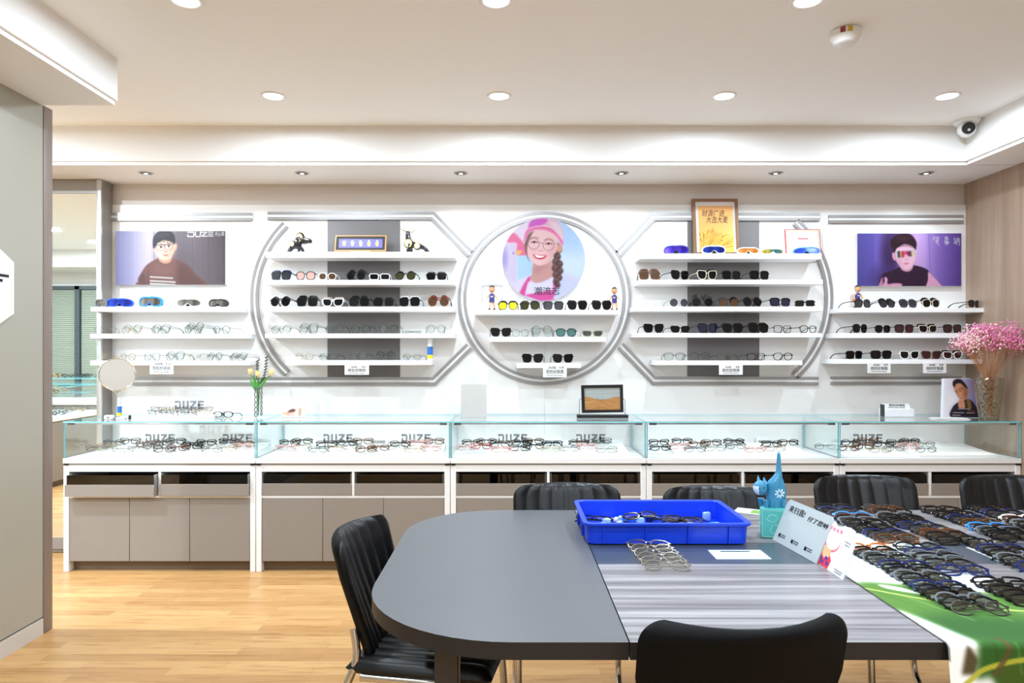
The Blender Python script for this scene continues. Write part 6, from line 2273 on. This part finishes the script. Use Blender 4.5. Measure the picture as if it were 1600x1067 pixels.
# ================================================================== leaf printed cloth over the right part of the table
cx0_, cx1_ = .93, 2.1
S_EDGE = 2.42 - (YF - .002)
S_END = S_EDGE + .43
p = Print((cx0_, 0, cx1_, S_END), 400, 460, (238, 240, 238))
G1, G2, G3 = (84, 124, 52), (46, 88, 40), (132, 164, 98)
p.poly([(.925, .60), (1.0, .585), (1.16, .64), (1.4, .70), (1.8, .76), (2.3, .78), (2.3, .99), (1.02, .99), (.985, .93), (.93, .80)], G1, .012)
p.poly([(1.0, .80), (1.3, .84), (2.3, .86), (2.3, .98), (1.04, .98)], G2, .03, .9)
for q in range(30):
    f = q / 29
    p.line([(.95 + f * 1.2, .66 + f * .12), (1.03 + f * 1.25, .84 + f * .06)], .006, G3 if q % 2 else (66, 108, 46), .5)
p.line([(.935, .63), (1.1, .74), (1.35, .80), (2.3, .84)], .008, (196, 206, 110), .9)
p.poly([(.985, .60), (1.03, .625), (1.055, .67), (1.03, .66), (.99, .63)], (238, 240, 238), .004)
p.poly([(.925, .79), (.955, .83), (.985, .92), (1.0, .965), (1.0, 1.0), (.975, 1.04), (.925, 1.08)], (238, 240, 238), .008)
p.poly([(.972, .965), (.995, 1.0), (.985, 1.03), (.955, 1.03)], (82, 70, 44), .003, smooth=False)
p.poly([(1.0, .955), (1.3, .955), (2.3, .955), (2.3, 1.035), (1.5, 1.03), (1.34, 1.06), (1.22, 1.05), (1.12, 1.075), (1.05, 1.08), (1.02, 1.035), (.985, 1.04)], (50, 92, 34), .006, smooth=False)
p.poly([(1.02, 1.01), (1.3, .995), (2.3, .985), (2.3, 1.035), (1.5, 1.03), (1.34, 1.06), (1.22, 1.05), (1.12, 1.075), (1.05, 1.08)], (66, 90, 28), .006, .9, smooth=False)
for q in range(26):
    x = 1.03 + q * .048
    p.line([(x, .962), (x + .008, 1.03)], .006, (84, 130, 60) if q % 2 else (44, 72, 30), .5)
p.line([(.93, 1.075), (.975, 1.04), (1.02, 1.015), (1.15, .995), (1.5, .985), (2.3, .978)], .011, (176, 176, 60), .95)
p.line([(1.055, .94), (1.06, .98), (1.03, 1.03)], .012, (92, 74, 44), .8)
p.line([(.9315, .0), (.9315, 1.0)], .005, (70, 76, 66), .8, False)


def PCloth(x, s):
    z = TZ + .0022
    r = .012
    arcL = r * PI / 2
    if s < S_EDGE:
        return (x, 2.42 - s, z)
    d = s - S_EDGE
    if d < arcL:
        a = d / r
        return (x, 2.42 - S_EDGE - r * math.sin(a), z - r + r * math.cos(a))
    h = d - arcL
    w_ = min(1, h / .1) * .006
    return (x, 2.42 - S_EDGE - r - w_ * (1 + math.sin(x * 22)), z - r - h)


Wc, Hc = p.W, p.H
vs = [PCloth(cx0_ + (cx1_ - cx0_) * i / (Wc - 1), S_END * j / (Hc - 1)) for j in range(Hc) for i in range(Wc)]
fs = []
for j in range(Hc - 1):
    for i in range(Wc - 1):
        x, s = cx0_ + (cx1_ - cx0_) * (i + .5) / (Wc - 1), S_END * (j + .5) / (Hc - 1)
        if x > 1.315 and s < .60 + .02 * math.sin(x * 9):
            continue
        fs.append((j * Wc + i, (j + 1) * Wc + i, (j + 1) * Wc + i + 1, j * Wc + i + 1))
mb = MB()
mb.add(vs, fs)
me = mb.mesh('table_runner', print_mat('cloth_print', .75, .2), 60)
colour_mesh(me, p.im)
o = link('table_runner', me)
tag(o, 'white cloth with green banana leaf print draped over the table front', 'tablecloth')
o = MB().box(1.45, 2.15, 2.02, 2.17, TZ + .0006, TZ + .0022).build('paper_sheet', M_WHITE)
tag(o, 'white paper sheet under the right hand row of eyeglasses on the table', 'paper')

# ================================================================== rows of folded eyeglasses
rs = random.Random(33)
DARK = ['black', 'black', 'blue', 'black', 'matte', 'black', 'brown', 'black', 'grey', 'black', 'black', 'tortoise']
MIX = ['black', 'grey', 'black', 'clear', 'blue', 'black', 'black', 'grey', 'black', 'silver', 'blue', 'black']
COLN['pink'] = 'pink'
COLN['orange'] = 'orange'
#       name, x, far y, near y, spacing, lean, palette, base height
SETS = [('leaf cloth row nearest the viewer', 1.115, 2.10, 1.60, .0290, 60, MIX, .0034, .13),
        ('row just behind the payment signs', 1.262, 2.66, 2.20, .0245, 57, DARK, .0034, .0),
        ('row on the runner edge', 1.27, 2.13, 1.88, .0290, 60, MIX, .0034, .10),
        ('long row right of the payment sign', 1.448, 2.65, 2.19, .0245, 57, DARK, .0012, .0),
        ('row in front of the right chair', 1.672, 2.65, 2.22, .0245, 57, DARK, .0012, .0),
        ('second row from right picture edge', 1.868, 2.65, 2.36, .0245, 57, DARK, .0012, .0),
        ('row cut by right picture edge', 2.06, 2.64, 2.46, .0245, 57, DARK, .0012, .0),
        ('row on white paper at right edge', 1.515, 2.16, 1.91, .0290, 60, MIX, .0034, .05),
        ('short row at front right on leaf cloth', 1.30, 1.80, 1.65, .0320, 62, ['clear', 'grey', 'silver', 'black', 'clear'], .0034, .0)]
for name, x, y0, y1, sp, lean, pal, zb, drift in SETS:
    n = int((y0 - y1 - (.02 * int((y0 - y1) / sp / 7) if pal is DARK else 0)) / sp) + 1
    off = rs.randrange(len(pal))
    for j in range(n):
        y = y1 + j * sp + (.022 * (j // 7) if pal is DARK else 0)                     # first pair is the one nearest the viewer
        fm = pal[(j * 5 + off) % len(pal)]
        if rs.random() < .08:
            fm = rs.choice(['white', 'clear', 'grey', 'lightblue', 'orange'])
        st = ['square', 'pan', 'round', 'rect', 'oval'][(j // 4 + off) % 5] if pal is DARK else ['pan', 'round', 'pan', 'square'][(j // 5 + off) % 4]
        num = ORD[j] if j < 12 else ['thirteenth', 'fourteenth', 'fifteenth', 'sixteenth', 'seventeenth', 'eighteenth', 'nineteenth', 'twentieth', 'twenty-first', 'twenty-second', 'twenty-third'][j - 12]
        cn = COLN.get(fm, {'lightblue': 'light blue'}.get(fm, fm))
        dx = (rs.uniform(-.008, .008) if pal is DARK else rs.uniform(-.004, .004)) + (.007 * math.sin(j // 7 * 2.1 + off) if pal is DARK else .006 * math.sin(j * .45 + off))
        pair('folded %s eyeglasses, %s from front, %s' % (cn, num, name), 'eyeglasses', 'folded eyeglasses in rows on the table',
             (x + dx, y, TZ + zb + .002), (R(-lean + rs.uniform(-2, 2)), 0, R(-3 + rs.uniform(-3, 3))), st, fm, 'demo' if pal is not DARK else 'clear', .039 if pal is not DARK else .036, .0022 if fm == 'silver' else .0042, True, 1.0)

# ================================================================== side room furniture seen in the mirror
def side_counter(label, x0, x1, y0, y1, zb, zt):
    t = thing('display_counter', label, 'display counter', (x0, y0, 0), group='counters in the mirrored side room')
    w, d = x1 - x0, y1 - y0
    mb = MB().rbox(0, w, 0.02, d - .02, .06, zb - .05, .004, 1).box(.04, w - .04, .06, d - .06, 0, .06, 1)
    mb.build('cabinet', [M_GREIGE, M_PLINTH], t)
    MB().rbox(-.01, w + .01, 0, d, zb - .05, zb, .004, 1).build('deck', M_WHITE, t)
    g = .008
    MB().box(0, w, 0, d, zt - g, zt, [0, 0, 1, 1, 1, 1]).build('glass_top', [M_GLASS, M_GLASSEDGE], t)
    for a, b, c, e, m in ((.002, w - .002, .002, .002 + g, [1, 1, 0, 1, 0, 1]), (.002, w - .002, d - .002 - g, d - .002, [1, 1, 0, 1, 0, 1]), (.002, .002 + g, .002 + g, d - .002 - g, [1, 1, 1, 0, 1, 0]), (w - .002 - g, w - .002, .002 + g, d - .002 - g, [1, 1, 1, 0, 1, 0])):
        MB().box(a, b, c, e, zb, zt - g, m).build('glass_side', [M_GLASS, M_GLASSEDGE], t)
    MB().box(.02, w - .02, .04, d - .04, (zb + zt) / 2 + .06, (zb + zt) / 2 + .066, [0, 0, 1, 1, 1, 1]).build('glass_shelf', [M_GLASS, M_GLASSEDGE], t)
    return t


def loose_stock(x0, x1, y0, y1, z, n, label):
    """many small frames laid out close together, seen only as a glitter of wire"""
    mb = MB()
    r2 = random.Random(int(x0 * -100) + n)
    for q in range(n):
        x, y = r2.uniform(x0 + .08, x1 - .08), r2.uniform(y0, y1)
        a = r2.uniform(-.3, .3)
        M_ = Matrix.Translation((x, y, z)) @ Matrix.Rotation(a, 4, 'Z')
        mi = r2.choice([0, 0, 0, 1, 2])
        for s in (-1, 1):
            mb.tube([(s * .036 + .025 * math.cos(b), -.004 * math.sin(b), .02 + .017 * math.sin(b)) for b in np.linspace(0, 2 * PI, 13)[:-1]], .0024, 4, True, mi, M_)
            mb.tube([(s * .068, 0, .024), (s * .066, .06, .022), (s * .064, .1, .004)], .0022, 4, False, mi, M_)
        mb.tube([(-.012, 0, .022), (.012, 0, .022)], .002, 4, False, mi, M_)
    o = mb.build('eyeglasses_stock', [FR['black'], FR['gold'], FR['clear']])
    tag(o, label, 'eyeglasses')
    o['kind'] = 'stuff'


side_counter('white and greige glass counter reflected at the foot of the tall mirror', -6.4, -4.62, 1.55, 2.46, .72, 1.02)
loose_stock(-6.4, -4.62, 1.64, 2.32, .721, 90, 'crowd of eyeglasses inside the reflected counter')
loose_stock(-6.4, -4.62, 1.62, 2.30, .949, 70, 'crowd of eyeglasses on the glass shelf of the reflected counter')
side_counter('second glass counter reflected behind the first, under the blinds', -7.6, -4.9, .3, 1.0, .78, 1.06)
loose_stock(-7.6, -4.9, .38, .92, 1.062, 90, 'crowd of eyeglasses on top of the rear reflected counter')
